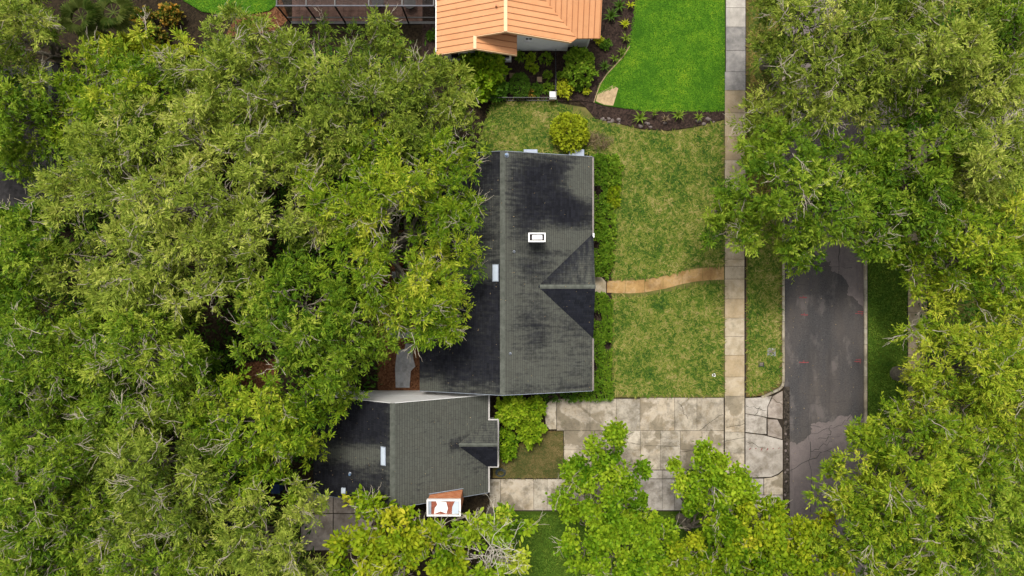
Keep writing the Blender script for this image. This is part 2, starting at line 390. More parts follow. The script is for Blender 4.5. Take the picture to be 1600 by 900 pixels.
M['palm'] = leaf_mat('palm_leaf', [(0.1, (0.025, 0.06, 0.01)), (0.5, (0.075, 0.125, 0.024)), (0.95, (0.2, 0.23, 0.06))], 0.3)
M['strap'] = leaf_mat('strap_leaf', [(0.1, (0.05, 0.11, 0.012)), (0.5, (0.12, 0.2, 0.02)), (0.95, (0.28, 0.33, 0.05))])
M['strap_dark'] = leaf_mat('dark_strap_leaf', [(0.1, (0.018, 0.05, 0.006)), (0.5, (0.045, 0.1, 0.012)), (0.95, (0.12, 0.19, 0.03))])
M['brown_brush'] = leaf_mat('dry_brush', [(0.1, (0.08, 0.055, 0.03)), (0.5, (0.19, 0.14, 0.08)), (0.95, (0.32, 0.25, 0.15))])

# ------------------------------------------------------------------ ground, lawns, beds
def structure(name, mb, mat, label, kind='structure'):
    o = mb.build(name, mat); return tag(o, label, kind=kind)

g = MB().add([(-700, -700, 0), (700, -700, 0), (700, 700, 0), (-700, 700, 0)], [(0, 1, 2, 3)])
structure('ground', g, M['soil'], 'brown leaf-littered soil under the trees')
xw0, xw1 = P(1227, 0)[0], P(1350, 0)[0]
road = structure('road', MB().add([(xw0-0.1, -120, 0.006), (xw1+0.1, -120, 0.006), (xw1+0.1, 120, 0.006), (xw0-0.1, 120, 0.006)], [(0, 1, 2, 3)]), M['asphalt'], 'cracked grey asphalt street with paler worn ends')

def sheet(name, pts, z, mat, label, z0=-0.05, kind='structure'):
    return structure(name, MB().prism(pp(pts, z), z0, z), mat, label, kind)

LZ = 0.10
LAWN_N = [(1003,-300),(997,0),(991,45),(982,75),(962,100),(948,115),(938,130),(929,160),(945,165),(975,169),(1010,172),(1133,172),(1133,-300)]
LAWN_F = [(770,160),(865,160),(915,168),(930,186),(960,192),(1000,202),(1045,205),(1085,199),(1132,187),(1132,621),(956,621),(956,240),(740,240)]
BED_STRIP = [(905,158),(929,161),(945,166),(975,170),(1010,173),(1133,173),(1133,186),(1085,198),(1045,204),(1000,201),(960,191),(930,185),(915,167)]
VERGE = [(1166,-300),(1222,-300),(1222,598),(1216,606),(1190,618),(1166,620)]
sheet('neighbour_lawn', LAWN_N, LZ, M['lawn_lush'], 'lush bright green lawn beside the orange-roofed house')
sheet('front_lawn', LAWN_F, LZ, M['lawn_rough'], 'patchy green and straw front lawn of the dark-roofed house')
sheet('planting_bed', BED_STRIP, LZ-0.006, M['mulch'], 'dark mulch strip between the lush lawn and the patchy lawn')
sheet('planting_bed', [(660,-60),(1002,-300),(996,0),(990,45),(981,75),(961,100),(947,115),(937,130),(928,160),(905,157),(865,159),(700,159),(660,100)], LZ-0.01, M['mulch'], 'dark mulch garden below the orange-roofed house')
sheet('planting_bed', [(915,241),(955,241),(955,621),(760,621),(760,610),(915,605)], LZ-0.004, M['mulch'], 'mulch bed along the front wall under the hedges')
sheet('verge', VERGE, LZ, M['lawn_dry'], 'grass verge between sidewalk and street, amber at its far end')
sheet('verge', [(1166,801),(1222,801),(1222,1300),(1166,1300)], LZ, M['lawn_rough'], 'grass verge below the driveway apron under bright trees')
sheet('verge', [(1356,-300),(1417,-300),(1417,1300),(1356,1300)], LZ, M['lawn_shade'], 'green verge across the street beside its sidewalk')
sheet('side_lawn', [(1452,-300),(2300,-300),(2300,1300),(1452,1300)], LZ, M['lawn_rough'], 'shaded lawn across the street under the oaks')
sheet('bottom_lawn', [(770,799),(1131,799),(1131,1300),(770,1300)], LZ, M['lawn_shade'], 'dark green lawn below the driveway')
sheet('dry_patch', [(770,715),(800,700),(848,674),(880,674),(880,747),(770,747)], LZ, M['lawn_dry'], 'brown dry grass patch between garage and driveway')
sheet('back_lawn', [(270,-60),(430,-60),(431,8),(420,17),(392,22),(350,24),(315,18),(285,0)], LZ, M['lawn_lush'], 'round-edged bright green lawn beside the screened patio')
sheet('bare_patch', [(931,158),(934,146),(945,140),(958,133),(966,138),(962,152),(958,165),(945,164)], LZ+0.006, M['sand'], 'bare sandy patch in the corner of the lush lawn', z0=0.05)
sheet('mulch_patch', [(590,500),(668,470),(672,640),(590,640)], 0.03, M['red_mulch'], 'red-brown mulch behind the house by the patio')
sheet('mulch_patch', [(380,5),(440,0),(452,30),(430,48),(350,60)], 0.03, M['red_mulch'], 'red-brown mulch around the corner of the screened patio')
sheet('mulch_patch', [(560,360),(670,360),(672,450),(560,460)], 0.03, M['red_mulch'], 'red-brown mulch seen through the oaks beside the house')
sheet('mulch_patch', [(370,570),(430,560),(440,620),(375,625)], 0.03, M['red_mulch'], 'red-brown mulch seen through a gap in the oak canopy')

def pts_in(poly, n):
    poly = np.array(poly); lo, hi = poly.min(0), poly.max(0)
    out = np.zeros((0, 2))
    while len(out) < n:
        q = lo + rng.random((n*2, 2))*(hi-lo); ins = np.zeros(len(q), bool); j = len(poly)-1
        for i in range(len(poly)):
            a, b = poly[i], poly[j]
            c = ((a[1] > q[:, 1]) != (b[1] > q[:, 1])) & (q[:, 0] < (b[0]-a[0])*(q[:, 1]-a[1])/(b[1]-a[1]+1e-12)+a[0])
            ins ^= c; j = i
        out = np.vstack([out, q[ins]])
    return out[:n]

def grass(pts, dens, mat, label, length=(0.18, 0.55), width=0.065, z=LZ, up=0.5, holes=()):
    poly = pp(pts, z); n = int(dens*area(poly)); q = pts_in(poly, n)
    for (x0, x1, y0, y1) in holes:
        q = q[~((q[:, 0] > x0) & (q[:, 0] < x1) & (q[:, 1] > y0) & (q[:, 1] < y1))]
    n = len(q); a = rng.random(n)*2*math.pi; L = length[0]+rng.random(n)**1.5*(length[1]-length[0])
    w = width*(0.6+0.8*rng.random(n))
    d = np.stack([np.cos(a), np.sin(a)], 1); s = np.stack([-d[:, 1], d[:, 0]], 1)
    b = np.c_[q, np.full(n, z)]
    V = np.stack([b + np.c_[s*w[:, None]/2, np.zeros(n)], b - np.c_[s*w[:, None]/2, np.zeros(n)],
                  b + np.c_[d*(L*0.55)[:, None] - s*w[:, None]*0.5, L*up*0.45], b + np.c_[d*(L*0.55)[:, None] + s*w[:, None]*0.5, L*up*0.45],
                  b + np.c_[d*L[:, None], L*up*0.5]], 1).reshape(-1, 3)
    i = np.arange(n)*5
    F = np.concatenate([np.stack([i, i+1, i+2], 1), np.stack([i, i+2, i+3], 1), np.stack([i+3, i+2, i+4], 1)])
    o = np_obj('grass', V, F, mat); return tag(o, label, 'grass', kind='stuff')

grass(LAWN_F[:2]+[(930,190),(1000,207),(1045,210),(1085,204),(1127,193),(1127,415),(1090,415),(1050,425),(1010,433),(957,433),(957,241),(745,239)], 230, M['blade_rough'], 'patchy green and straw grass above the front path')
grass([(957,464),(1010,464),(1050,456),(1090,446),(1127,443),(1127,616),(960,616)], 240, M['blade_rough'], 'patchy straw and green grass below the front path')
grass([(998,-40),(993,0),(987,45),(979,76),(961,101),(947,116),(937,131),(931,148),(966,136),(972,168)]+[(1010,174),(1131,174),(1131,-40)], 420, M['blade_lush'], 'lush bright green grass beside the orange-roofed house', (0.08, 0.17), 0.03)
grass([(1171,-40),(1217,-40),(1217,330),(1171,330)], 180, M['blade_amber'], 'amber and green grass on the far end of the verge')
grass([(1169,330),(1217,330),(1217,596),(1211,601),(1188,613),(1169,615)], 240, M['blade_rough'], 'straw and green grass of the verge beside the open street')
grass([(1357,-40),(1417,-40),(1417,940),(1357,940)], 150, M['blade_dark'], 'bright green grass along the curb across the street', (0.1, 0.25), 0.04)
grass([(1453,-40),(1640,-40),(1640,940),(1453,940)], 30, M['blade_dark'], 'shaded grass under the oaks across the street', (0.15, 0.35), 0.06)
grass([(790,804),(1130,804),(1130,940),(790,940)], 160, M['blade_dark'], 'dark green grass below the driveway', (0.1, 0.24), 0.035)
grass([(1166,801),(1221,801),(1221,940),(1166,940)], 160, M['blade_dark'], 'green grass on the verge under the bright trees', (0.1, 0.24), 0.035)
grass([(790,710),(848,676),(879,676),(879,746),(782,746)], 380, M['blade_dry'], 'dry brown grass between garage and driveway', (0.12, 0.34), 0.03)
grass([(288,-40),(428,-40),(429,8),(419,16),(392,21),(350,23),(316,17),(288,0)], 420, M['blade_lush'], 'bright green grass on the lawn by the screened patio', (0.08, 0.18), 0.03)

# ------------------------------------------------------------------ concrete: sidewalk, driveway, path, curbs
def slab_set(name, label, items, z=0.118, z0=0.02, gap=0.010, ch=0.010):
    """items: (px polygon, material, label or None); each slab is a piece of its own"""
    base = bpy.data.objects.new(name, None); COL.objects.link(base); ORG[base.name] = np.zeros(3)
    tag(base, label, kind='structure')
    for pts, mat, lb in items:
        poly = pp(pts, z); zz = z + random.uniform(-0.006, 0.006)
        c = (sum(p[0] for p in poly)/len(poly), sum(p[1] for p in poly)/len(poly))
        poly = [(p[0]+(gap if p[0] < c[0] else -gap), p[1]+(gap if p[1] < c[1] else -gap)) for p in poly]
        o = MB().prism(poly, z0, zz, ch).build('slab', M[mat], base)
        if lb: o['label'] = lb
    return base

def rect(x0, x1, y0, y1): return [(x0, y0), (x1, y0), (x1, y1), (x0, y1)]

ys = [-40,-14,12,42,79,112,141,176,213,250,280,312,345,378,405,416,436,467,497,526,555,589,619,675,708,740,773,801]
items = []
for a, b in zip(ys[:-1], ys[1:]):
    m = 'walk'
    lb = None
    if b <= 42: m = 'walk_new'; lb = 'pale almost white concrete slab'
    elif b <= 141: m = 'walk_grey'; lb = 'plain grey concrete slab'
    elif a >= 619: m = 'drive'
    items.append((rect(1134.3 if b < 141 else 1132.6, 1165 if b < 300 else 1163.4, a, b), m, lb))
for k in range(6): items.append((rect(1132.6, 1163.4, 801+k*32, 833+k*32), 'walk', None))
slab_set('sidewalk', 'tan concrete sidewalk along the street in front of the houses', items)
items = [(rect(1419, 1449, -40+k*33, -7+k*33), 'walk', None) for k in range(32)]
slab_set('sidewalk', 'shaded concrete sidewalk across the street under the oaks', items)
# base dirt under the joints
structure('joint_bed', MB().prism(pp([(1131,-300),(1166.5,-300),(1166.5,1300),(1131,1300)], 0.09), -0.05, 0.085), M['crack'], 'dark dirt in the joints under the front sidewalk')
structure('joint_bed', MB().prism(pp([(1417.5,-300),(1450.5,-300),(1450.5,1300),(1417.5,1300)], 0.09), -0.05, 0.085), M['crack'], 'dark dirt in the joints under the sidewalk across the street')
structure('joint_bed', MB().prism(pp([(852,624),(1131,621),(1131,799),(764,799),(764,748),(880,748),(880,672),(852,668)], 0.09), -0.05, 0.085), M['crack'], 'dark dirt in the joints under the driveway')
structure('joint_bed', MB().prism(pp([(1166.6,622.5),(1200,620),(1224,612),(1224,800),(1166.6,800)], 0.09), -0.05, 0.06), M['crack'], 'dark dirt in the cracks under the driveway apron')

D = 'drive'
items = [([(851,650),(853,633),(860,625),(869.5,624),(869.5,671),(858,671),(853,664)], D, 'round-ended tan slab')]
for a, b in zip([870,922,963,1000,1054,1089], [922,963,1000,1054,1089,1131]): items.append((rect(a, b, 623 if a < 1000 else 621.5, 672.9), D, None))
for a, b in zip([881,925,965,1001,1032,1063,1097], [925,965,1001,1032,1063,1097,1131]):
    if a in (881, 965, 1063): items += [(rect(a, b, 673.0, 703), D, None), (rect(a, b, 703, 734), D, None)]
    else: items.append((rect(a, b, 673.0, 734), D, None))
for a, b in zip([881,925,965,1013,1035,1080], [925,965,1013,1035,1080,1131]): items.append((rect(a, b, 735, 748), 'apron', None))
for a, b in zip([765,782,834,855,905,955,1000,1035,1054,1095], [782,834,855,905,955,1000,1035,1054,1095,1131]):
    items.append((rect(a, b, 748.6, 797.5), 'apron' if a >= 955 else D, None))
slab_set('driveway', 'stained concrete driveway between garage and street', items)
A = 'apron'
slab_set('driveway_apron', 'cracked pale concrete apron where the driveway meets the street', [
    ([(1165,622.5),(1190,621),(1206,619),(1199,636),(1198.5,652),(1190,650),(1165,646)], A, None),
    ([(1208,619),(1223,611),(1223,655),(1200,652),(1200,636)], 'patio', 'tan patched slab with rounded edges'),
    ([(1165,647),(1190,651),(1197.5,653.5),(1197.5,678),(1190,678),(1165,675)], A, None),
    ([(1199.5,655),(1215,656),(1222,670),(1222,686),(1200,680.5)], 'patio', 'small tan patched slab broken at one corner'),
    ([(1165,677),(1192,680),(1200,682),(1223,688),(1223,734),(1216,740),(1205,745),(1165,746.5)], A, 'large pale slab'),
    ([(1165,748),(1193,748),(1193,773),(1165,773)], A, None),
    ([(1194,748),(1206,746.5),(1217,742),(1223,737),(1223,773),(1194,773)], D, None),
    (rect(1165, 1223, 774, 800), A, None)], gap=0.0, ch=0.006)
# gutter of broken stones between apron and street
gx0, gx1 = P(1224.5, 0)[0], P(1234, 0)[0]
structure('gutter_strip', MB().prism(pp(rect(1224.5, 1234, 604, 830), 0.02), -0.05, 0.024), M['joint'], 'dark debris-filled gutter between apron and street')
for k in range(10):
    yy = 660+k*14+random.uniform(-6, 6); xx = 1228+random.uniform(-2, 3); r = random.uniform(0.05, 0.15)
    c = P(xx, yy, 0.03)
    pl = [(c[0]+r*random.uniform(.7, 1.2)*math.cos(w), c[1]+r*random.uniform(.7, 1.3)*math.sin(w)) for w in [i*math.pi/3 for i in range(6)]]
    o = MB().prism(pl, 0.0, 0.05+r*0.2, 0.02).build('gutter_stone', M['stone'], None, None)
    tag(o, 'broken concrete lump lying in the gutter below the apron', 'stone', 'broken lumps in the gutter')

# curved front path
cl = [(930,447),(948,448),(985,448.5),(1007,447),(1040,441),(1065,434),(1085,430),(1110,427.5),(1132,427)]
def path_at(x):
    for (a, b), (c, d) in zip(cl[:-1], cl[1:]):
        if a <= x <= c: t = (x-a)/(c-a); return b+(d-b)*t
    return cl[-1][1]
items = []
brk = [948,977,1007,1036,1066,1098,1131.5]
for a, b in zip(brk[:-1], brk[1:]):
    n = 4; xs = [a+(b-a)*i/n for i in range(n+1)]
    hw = lambda x: 10.2 if x > 960 else 9.5
    items.append(([(x, path_at(x)-hw(x)) for x in xs]+[(x, path_at(x)+hw(x)) for x in xs[::-1]], 'path', None))
items.append(([(926,432),(940,433),(947,440),(947,458),(935,461),(926,465)], 'walk', 'tan landing slab at the front door'))
slab_set('front_path', 'curved rust-stained concrete path from the front door to the sidewalk', items, z=0.122, z0=0.06)

# curbs, each stone a piece
def curb(label, pts, seg, w, mat='curb', zt=0.15):
    base = bpy.data.objects.new('curb', None); COL.objects.link(base); ORG[base.name] = np.zeros(3); tag(base, label, kind='structure')
    W = [Vector(P(x, y, 0.1)[:2]) for x, y in pts]
    # resample
    out = [W[0]]
    for a, b in zip(W[:-1], W[1:]):
        n = max(1, int(round((b-a).length/seg)))
        for i in range(1, n+1): out.append(a.lerp(b, i/n))
    for i in range(len(out)-1):
        a, b = out[i], out[i+1]; d = (b-a).normalized(); nrm = Vector((-d.y, d.x))*w/2
        a2 = a+d*0.012; b2 = b-d*0.012
        MB().prism([tuple(a2+nrm), tuple(a2-nrm), tuple(b2-nrm), tuple(b2+nrm)], -0.03, zt+random.uniform(-.006, .006), 0.015).build('curb_stone', M[mat], base)
    return base
curb('pale concrete curb between verge and street, curving into the driveway', [(1224,-40),(1224,598),(1222,604),(1216,609),(1205,614),(1190,621)], 1.6, 0.19)
curb('pale jointed curb along the far side of the street', [(1352.5,-40),(1352.5,940)], 1.25, 0.23)

# cracks in slabs and street
def ribbon(mb, pts, z, w):
    W = [Vector(P(x, y, z)) for x, y in pts]; v = []; f = []
    for i, p in enumerate(W):
        d = (W[min(i+1, len(W)-1)]-W[max(i-1, 0)]).normalized(); s = Vector((-d.y, d.x, 0))*w*random.uniform(0.6, 1.4)/2
        v += [p+s, p-s]
    for i in range(len(W)-1): f.append((2*i, 2*i+1, 2*i+3, 2*i+2))
    mb.add(v, f)
def wander(a, b, n, amp):
    return [(a[0]+(b[0]-a[0])*i/n+(random.uniform(-amp, amp) if 0 < i < n else 0), a[1]+(b[1]-a[1])*i/n+(random.uniform(-amp, amp) if 0 < i < n else 0)) for i in range(n+1)]
m = MB()
for a, b, n, amp in [((1166,634),(1198,642),6,2),((1178,650),(1188,635),4,1.5),((1093,672),(1130,648),7,2),((1135,668),(1163,662),5,1.5),((1003,697),(1062,697),6,0.8),
                     ((1060,630),(1075,655),5,2),((970,690),(1000,694),5,1),((1166,690),(1196,700),6,2),((1131,690),(1163,684),5,1),((1063,706),(1096,701),5,1.2),((1205,622),(1223,632),4,1.5)]:
    ribbon(m, wander(a, b, n, amp), 0.127, 0.03)
structure('concrete_cracks', m, M['crack'], 'thin dark cracks across the driveway slabs')
m = MB()
for k in range(13):
    y = 420+k*24+random.uniform(-8, 8); a = random.uniform(1230, 1280); b = a+random.uniform(30, 70)
    ribbon(m, wander((a, y), (min(b, 1348), y+random.uniform(-6, 6)), 8, 2.2), 0.011, 0.032)
ribbon(m, wander((1311,380),(1311,440),8,1), 0.012, 0.05)
ribbon(m, wander((1266,690),(1266,800),10,2.5), 0.012, 0.045)
ribbon(m, wander((1311,-20),(1311,380),20,2), 0.012, 0.05)
ribbon(m, wander((1264,470),(1264,690),14,1.2), 0.012, 0.03)
for a, b in [((1240,690),(1310,665)),((1310,665),(1345,640)),((1235,735),(1300,700)),((1266,705),(1300,690)),((1290,690),(1300,665))]:
    ribbon(m, wander(a, b, 8, 3), 0.013, 0.045)
structure('asphalt_cracks', m, M['seal'], 'dark crack lines in the asphalt street')
marks = bpy.data.objects.new('utility_markings', None); COL.objects.link(marks); ORG[marks.name] = np.zeros(3)
tag(marks, 'faded red spray-painted utility marks on the street', kind='structure')
for x, y, w, dbl in [(1255,465,12,1),(1257,492,11,1),(1343,490,13,2),(1256,566,15,1),(1340,565,11,2)]:
    m = MB(); ribbon(m, wander((x-w/2, y), (x+w/2, y), 5, 0.5), 0.016, 0.07)
    if dbl == 1: ribbon(m, wander((x, y-3), (x, y+1), 2, 0.3), 0.017, 0.05)
    else: ribbon(m, wander((x-3, y-3), (x+w/2, y-3), 3, 0.5), 0.018, 0.06); ribbon(m, wander((x+4, y-4), (x+4, y+3), 3, 0.4), 0.019, 0.05)
    m.build('painted_mark', M['red_paint'], marks)
for k in range(6):
    m = MB(); ribbon(m, wander((1171+k*9, 703+random.uniform(-2, 2)), (1173+k*9, 700), 2, 0.5), 0.128, 0.06); m.build('painted_mark', M['red_paint'], marks)

# utility lids in the grass
def lid(px, py, w, mat, label):
    x, y, z = P(px, py, LZ); t = thing('utility_lid', (x, y, LZ), label, 'utility lid')
    MB().prism([(x-w, y-w), (x+w, y-w), (x+w, y+w), (x-w, y+w)], LZ-0.03, LZ+0.10, 0.02).build('rim', M[mat], t)
    MB().prism([(x-w*.6, y-w*.5), (x+w*.6, y-w*.5), (x+w*.6, y+w*.5), (x-w*.6, y+w*.5)], LZ, LZ+0.115, 0.01).build('cover', M['stone'], t)
lid(1115, 586, 0.13, 'white', 'small white utility lid in the lawn near the sidewalk')
lid(1189, 569, 0.22, 'dark_metal', 'black water meter lid in the verge grass')
lid(1205, 550, 0.32, 'patio_pale', 'grey flat valve cover sunk in the verge grass')

# patio pieces behind the house
slab_set('patio', 'pale grey broken patio slab in the mulch behind the house', [([(617,575),(620,548),(632,545),(634,536),(645,537),(646,560),(649,573),(642,580),(640,606),(618,606)], 'patio_pale', None),
    ([(598,497),(612,496),(616,510),(626,520),(650,518),(648,528),(612,529),(600,515)], 'patio_pale', None), ([(612,424),(632,425),(630,436),(612,434)], 'patio_pale', None)], z=0.06, z0=0.0)
slab_set('side_pad', 'tan concrete pad beside the garage under the trees', [(rect(470, 520, 770, 802), 'patio', None), (rect(521, 600, 770, 802), 'patio', None), (rect(470, 520, 803, 860), 'patio', None), (rect(521, 580, 803, 860), 'patio', None)], z=0.06, z0=0.0)
slab_set('side_drive', 'tan concrete driveway across the street seen through the oaks', [(rect(a, a+38, b, b+44), 'patio', None) for a in range(1452, 1620, 39) for b in (150, 195)]
         + [(rect(1357, 1387, 150, 194), 'patio', None), (rect(1388, 1417, 150, 194), 'patio', None), (rect(1357, 1387, 195, 239), 'patio', None), (rect(1388, 1417, 195, 239), 'patio', None)], z=0.13, z0=0.02)

# ------------------------------------------------------------------ shingled roofs
def sb(x, y, x0, x1, y0, y1, s=8.0):
    def sg(t): return 1/(1+math.exp(-max(-40, min(40, t))))
    return sg((x-x0)/s)*sg((x1-x)/s)*sg((y-y0)/s)*sg((y1-y)/s)

def shingles(parent, poly, zf, axis, sign, stain, mat, exp=0.165, tabw=0.4, name='shingles'):
    """courses of single tabs; axis/sign = plan direction running down the slope"""
    V = []; F = []; T = []; E = []
    ua = 1-axis
    dmin = min(p[axis]*sign for p in poly); dmax = max(p[axis]*sign for p in poly)
    umin = min(p[ua] for p in poly); umax = max(p[ua] for p in poly)
    nC = int(math.ceil((dmax-dmin)/exp)); exp = (dmax-dmin)/nC
    for c in range(nC):
        a = dmin+c*exp; b = a+exp
        st = clip(clip(poly, axis, a*sign, sign < 0), axis, b*sign, sign > 0)
        if len(st) < 3: continue
        u0 = min(p[ua] for p in st); u1 = max(p[ua] for p in st)
        u = umin - ((c*0.37) % 1.0)*tabw
        while u < u1:
            w = tabw*random.uniform(0.75, 1.25)
            if u+w > u0:
                q = clip(clip(st, ua, u+0.006, False), ua, u+w-0.006, True)
                if area(q) > 0.002:
                    jit = random.uniform(0, 0.005); n0 = len(V)
                    for (x, y) in q:
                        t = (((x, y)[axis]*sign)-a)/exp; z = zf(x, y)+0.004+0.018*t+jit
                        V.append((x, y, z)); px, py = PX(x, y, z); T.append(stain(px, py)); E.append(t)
                    k = len(q); F.append(tuple(range(n0, n0+k)))
                    # butt face at the lower edge
                    low = [i for i in range(k) if E[n0+i] > 0.98]
                    if len(low) == 2:
                        i, j = low
                        if (j-i) % k != 1: i, j = j, i
                        n1 = len(V)
                        for q2 in (i, j):
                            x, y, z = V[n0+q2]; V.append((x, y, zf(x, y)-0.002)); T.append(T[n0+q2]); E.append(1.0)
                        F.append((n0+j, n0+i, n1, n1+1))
            u += w
    o = obj(name, V, F, mat, parent)
    me = o.data
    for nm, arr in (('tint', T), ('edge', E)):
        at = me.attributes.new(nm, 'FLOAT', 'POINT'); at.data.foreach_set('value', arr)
    # make up-facing
    o['kind'] = 'stuff'
    return o

def ridge_caps(parent, a, b, w, drop, z_off=0.03, step=0.24):
    m = MB(); A = Vector(a); B = Vector(b); L = (B-A).length; d = (B-A)/L; s = Vector((-d.y, d.x, 0)).normalized()*w
    n = int(L/step)
    for i in range(n):
        p = A+d*(i*L/n); q = A+d*((i+1.12)*L/n); up0 = Vector((0, 0, z_off)); up1 = Vector((0, 0, z_off+0.014)); dn = Vector((0, 0, drop))
        m.add([p+s-dn+up0, p+up0, p-s-dn+up0, q-s-dn+up1, q+up1, q+s-dn+up1], [(0, 1, 4, 5), (1, 2, 3, 4)])
    o = m.build('ridge_cap', M['ridge'], parent); o['kind'] = 'stuff'; return o

def wall_box(parent, x0, x1, y0, y1, z1, mat, name='wall', t=0.18):
    for bx in ((x0, x1, y0, y0+t), (x0, x1, y1-t, y1), (x0, x0+t, y0+t, y1-t), (x1-t, x1, y0+t, y1-t)):
        MB().box(*bx, -0.02, z1).build(name, mat, parent)

def window(parent, x, y, z, w, h, face):
    """face: 'x+' etc; frame, pane and sill on a wall"""
    def bx(u0, u1, z0, z1, d0, d1):
        if face == 'x+': return (x+d0, x+d1, y+u0, y+u1, z0, z1)
        if face == 'x-': return (x-d1, x-d0, y+u0, y+u1, z0, z1)
        if face == 'y+': return (x+u0, x+u1, y+d0, y+d1, z0, z1)
        return (x+u0, x+u1, y-d1, y-d0, z0, z1)
    fr = MB()
    for q in ((-w/2-.07, w/2+.07, z+h, z+h+.07), (-w/2-.07, w/2+.07, z-.07, z), (-w/2-.07, -w/2, z, z+h), (w/2, w/2+.07, z, z+h), (-.025, .025, z, z+h)):
        fr.box(*bx(*q, -0.02, 0.06))
    wo = fr.build('window', M['white'], parent)
    MB().box(*bx(-w/2, w/2, z, z+h, -0.015, 0.02)).build('pane', M['glass'], wo)
    MB().box(*bx(-w/2-.12, w/2+.12, z-.13, z-.072, -0.02, 0.14)).build('sill', M['white'], wo)

# ---- main house
hx0, hx1, hxr = -6.86, 5.96, -0.682
hy0, hy1 = -7.62, 9.74
ZR, ZE = 4.86, 2.70
pe = (ZR-ZE)/(hx1-hxr); pw = (ZR-ZE)/(hxr-hx0)
zE = lambda x, y: ZR-(x-hxr)*pe
zW = lambda x, y: ZR-(hxr-x)*pw
house = thing('house', (0, 0, 0), 'long single-storey house with dark mottled shingle roof and chimney', 'house')
wall_box(house, hx0+0.6, hx1-0.55, hy0+0.35, hy1-0.35, 2.72, M['stucco'])
for yy in (hy0+0.36, hy1-0.54):   # gable triangles
    MB().add([(hx0+0.6, yy, 2.72), (hx1-0.55, yy, 2.72), (hxr, yy, ZR-0.15), (hx0+0.6, yy+0.17, 2.72), (hx1-0.55, yy+0.17, 2.72), (hxr, yy+0.17, ZR-0.15)],
             [(0, 1, 2), (5, 4, 3), (0, 3, 4, 1), (1, 4, 5, 2), (2, 5, 3, 0)]).build('gable_wall', M['stucco'], house)
roof = MB().prism([(hxr, hy0), (hx1, hy0), (hx1, hy1), (hxr, hy1)], lambda x, y: zE(x, y)-0.16, lambda x, y: zE(x, y)-0.012)
roof.prism([(hx0, hy0), (hxr, hy0), (hxr, hy1), (hx0, hy1)], lambda x, y: zW(x, y)-0.16, lambda x, y: zW(x, y)-0.012)
gy0, gy1, gyr, gxs = -3.72, 4.06, 0.10, 1.92
GZ = zE(gxs, 0); gx1 = hx1+0.06
gn = (GZ-ZE)/(gy1-gyr); gs = (GZ-ZE)/(gyr-gy0)
zN = lambda x, y: GZ-(y-gyr)*gn+0.02
zS = lambda x, y: GZ-(gyr-y)*gs+0.02
polyN = [(gxs-0.05, gyr), (gx1, gyr), (gx1, gy1)]
polyS = [(gxs-0.05, gyr), (gx1, gyr), (gx1, gy0)]
roof.prism(polyN, lambda x, y: zN(x, y)-0.16, lambda x, y: zN(x, y)-0.012).prism(polyS, lambda x, y: zS(x, y)-0.16, lambda x, y: zS(x, y)-0.012)
roof = roof.build('roof', M['deck'], house)
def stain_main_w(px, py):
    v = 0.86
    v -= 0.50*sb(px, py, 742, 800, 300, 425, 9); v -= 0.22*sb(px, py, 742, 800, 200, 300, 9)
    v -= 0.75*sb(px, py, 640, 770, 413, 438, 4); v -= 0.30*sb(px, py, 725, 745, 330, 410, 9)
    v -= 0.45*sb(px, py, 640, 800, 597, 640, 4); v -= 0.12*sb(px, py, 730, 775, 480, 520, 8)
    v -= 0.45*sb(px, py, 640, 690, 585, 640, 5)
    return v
def stain_main_e(px, py):
    v = 0.17
    bulge = 905-26*math.exp(-((py-285)/26)**2)
    v += 0.70*sb(px, py, 822, bulge, 246, 345, 7); v += 0.5*sb(px, py, 868, 940, 312, 362, 6)
    v += 0.38*sb(px, py, 790, 830, 240, 350, 7); v += 0.32*sb(px, py, 800, 850, 338, 362, 6)
    v += 0.34*sb(px, py, 793, 826, 364, 374, 3); v += 0.36*sb(px, py, 812, 862, 380, 446, 8)
    v += 0.30*sb(px, py, 860, 900, 388, 400, 5)
    v += 0.42*sb(px, py, 812, 858, 476, 545, 10); v += 0.36*sb(px, py, 885, 930, 490, 535, 9); v += 0.2*sb(px, py, 870, 930, 560, 600, 12)
    v -= 0.5*sb(px, py, 852, 925, 361, 387, 3); v -= 0.35*sb(px, py, 899, 925, 255, 305, 6); v -= 0.2*sb(px, py, 780, 794, 200, 640, 3)
    v += 0.2*sb(px, py, 780, 930, 600, 625, 4)
    return v
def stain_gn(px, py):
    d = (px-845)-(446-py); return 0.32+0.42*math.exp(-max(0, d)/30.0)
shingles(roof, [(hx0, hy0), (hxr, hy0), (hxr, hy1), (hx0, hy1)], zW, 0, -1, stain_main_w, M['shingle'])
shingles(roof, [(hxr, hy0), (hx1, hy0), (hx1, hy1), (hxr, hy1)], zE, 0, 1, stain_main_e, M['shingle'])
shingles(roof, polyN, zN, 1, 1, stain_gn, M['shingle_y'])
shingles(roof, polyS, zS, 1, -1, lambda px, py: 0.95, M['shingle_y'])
ridge_caps(roof, (hxr, hy0, ZR), (hxr, hy1, ZR), 0.17, 0.055)
ridge_caps(roof, (gxs+0.1, gyr, GZ+0.02), (gx1, gyr, GZ+0.02), 0.15, 0.05)
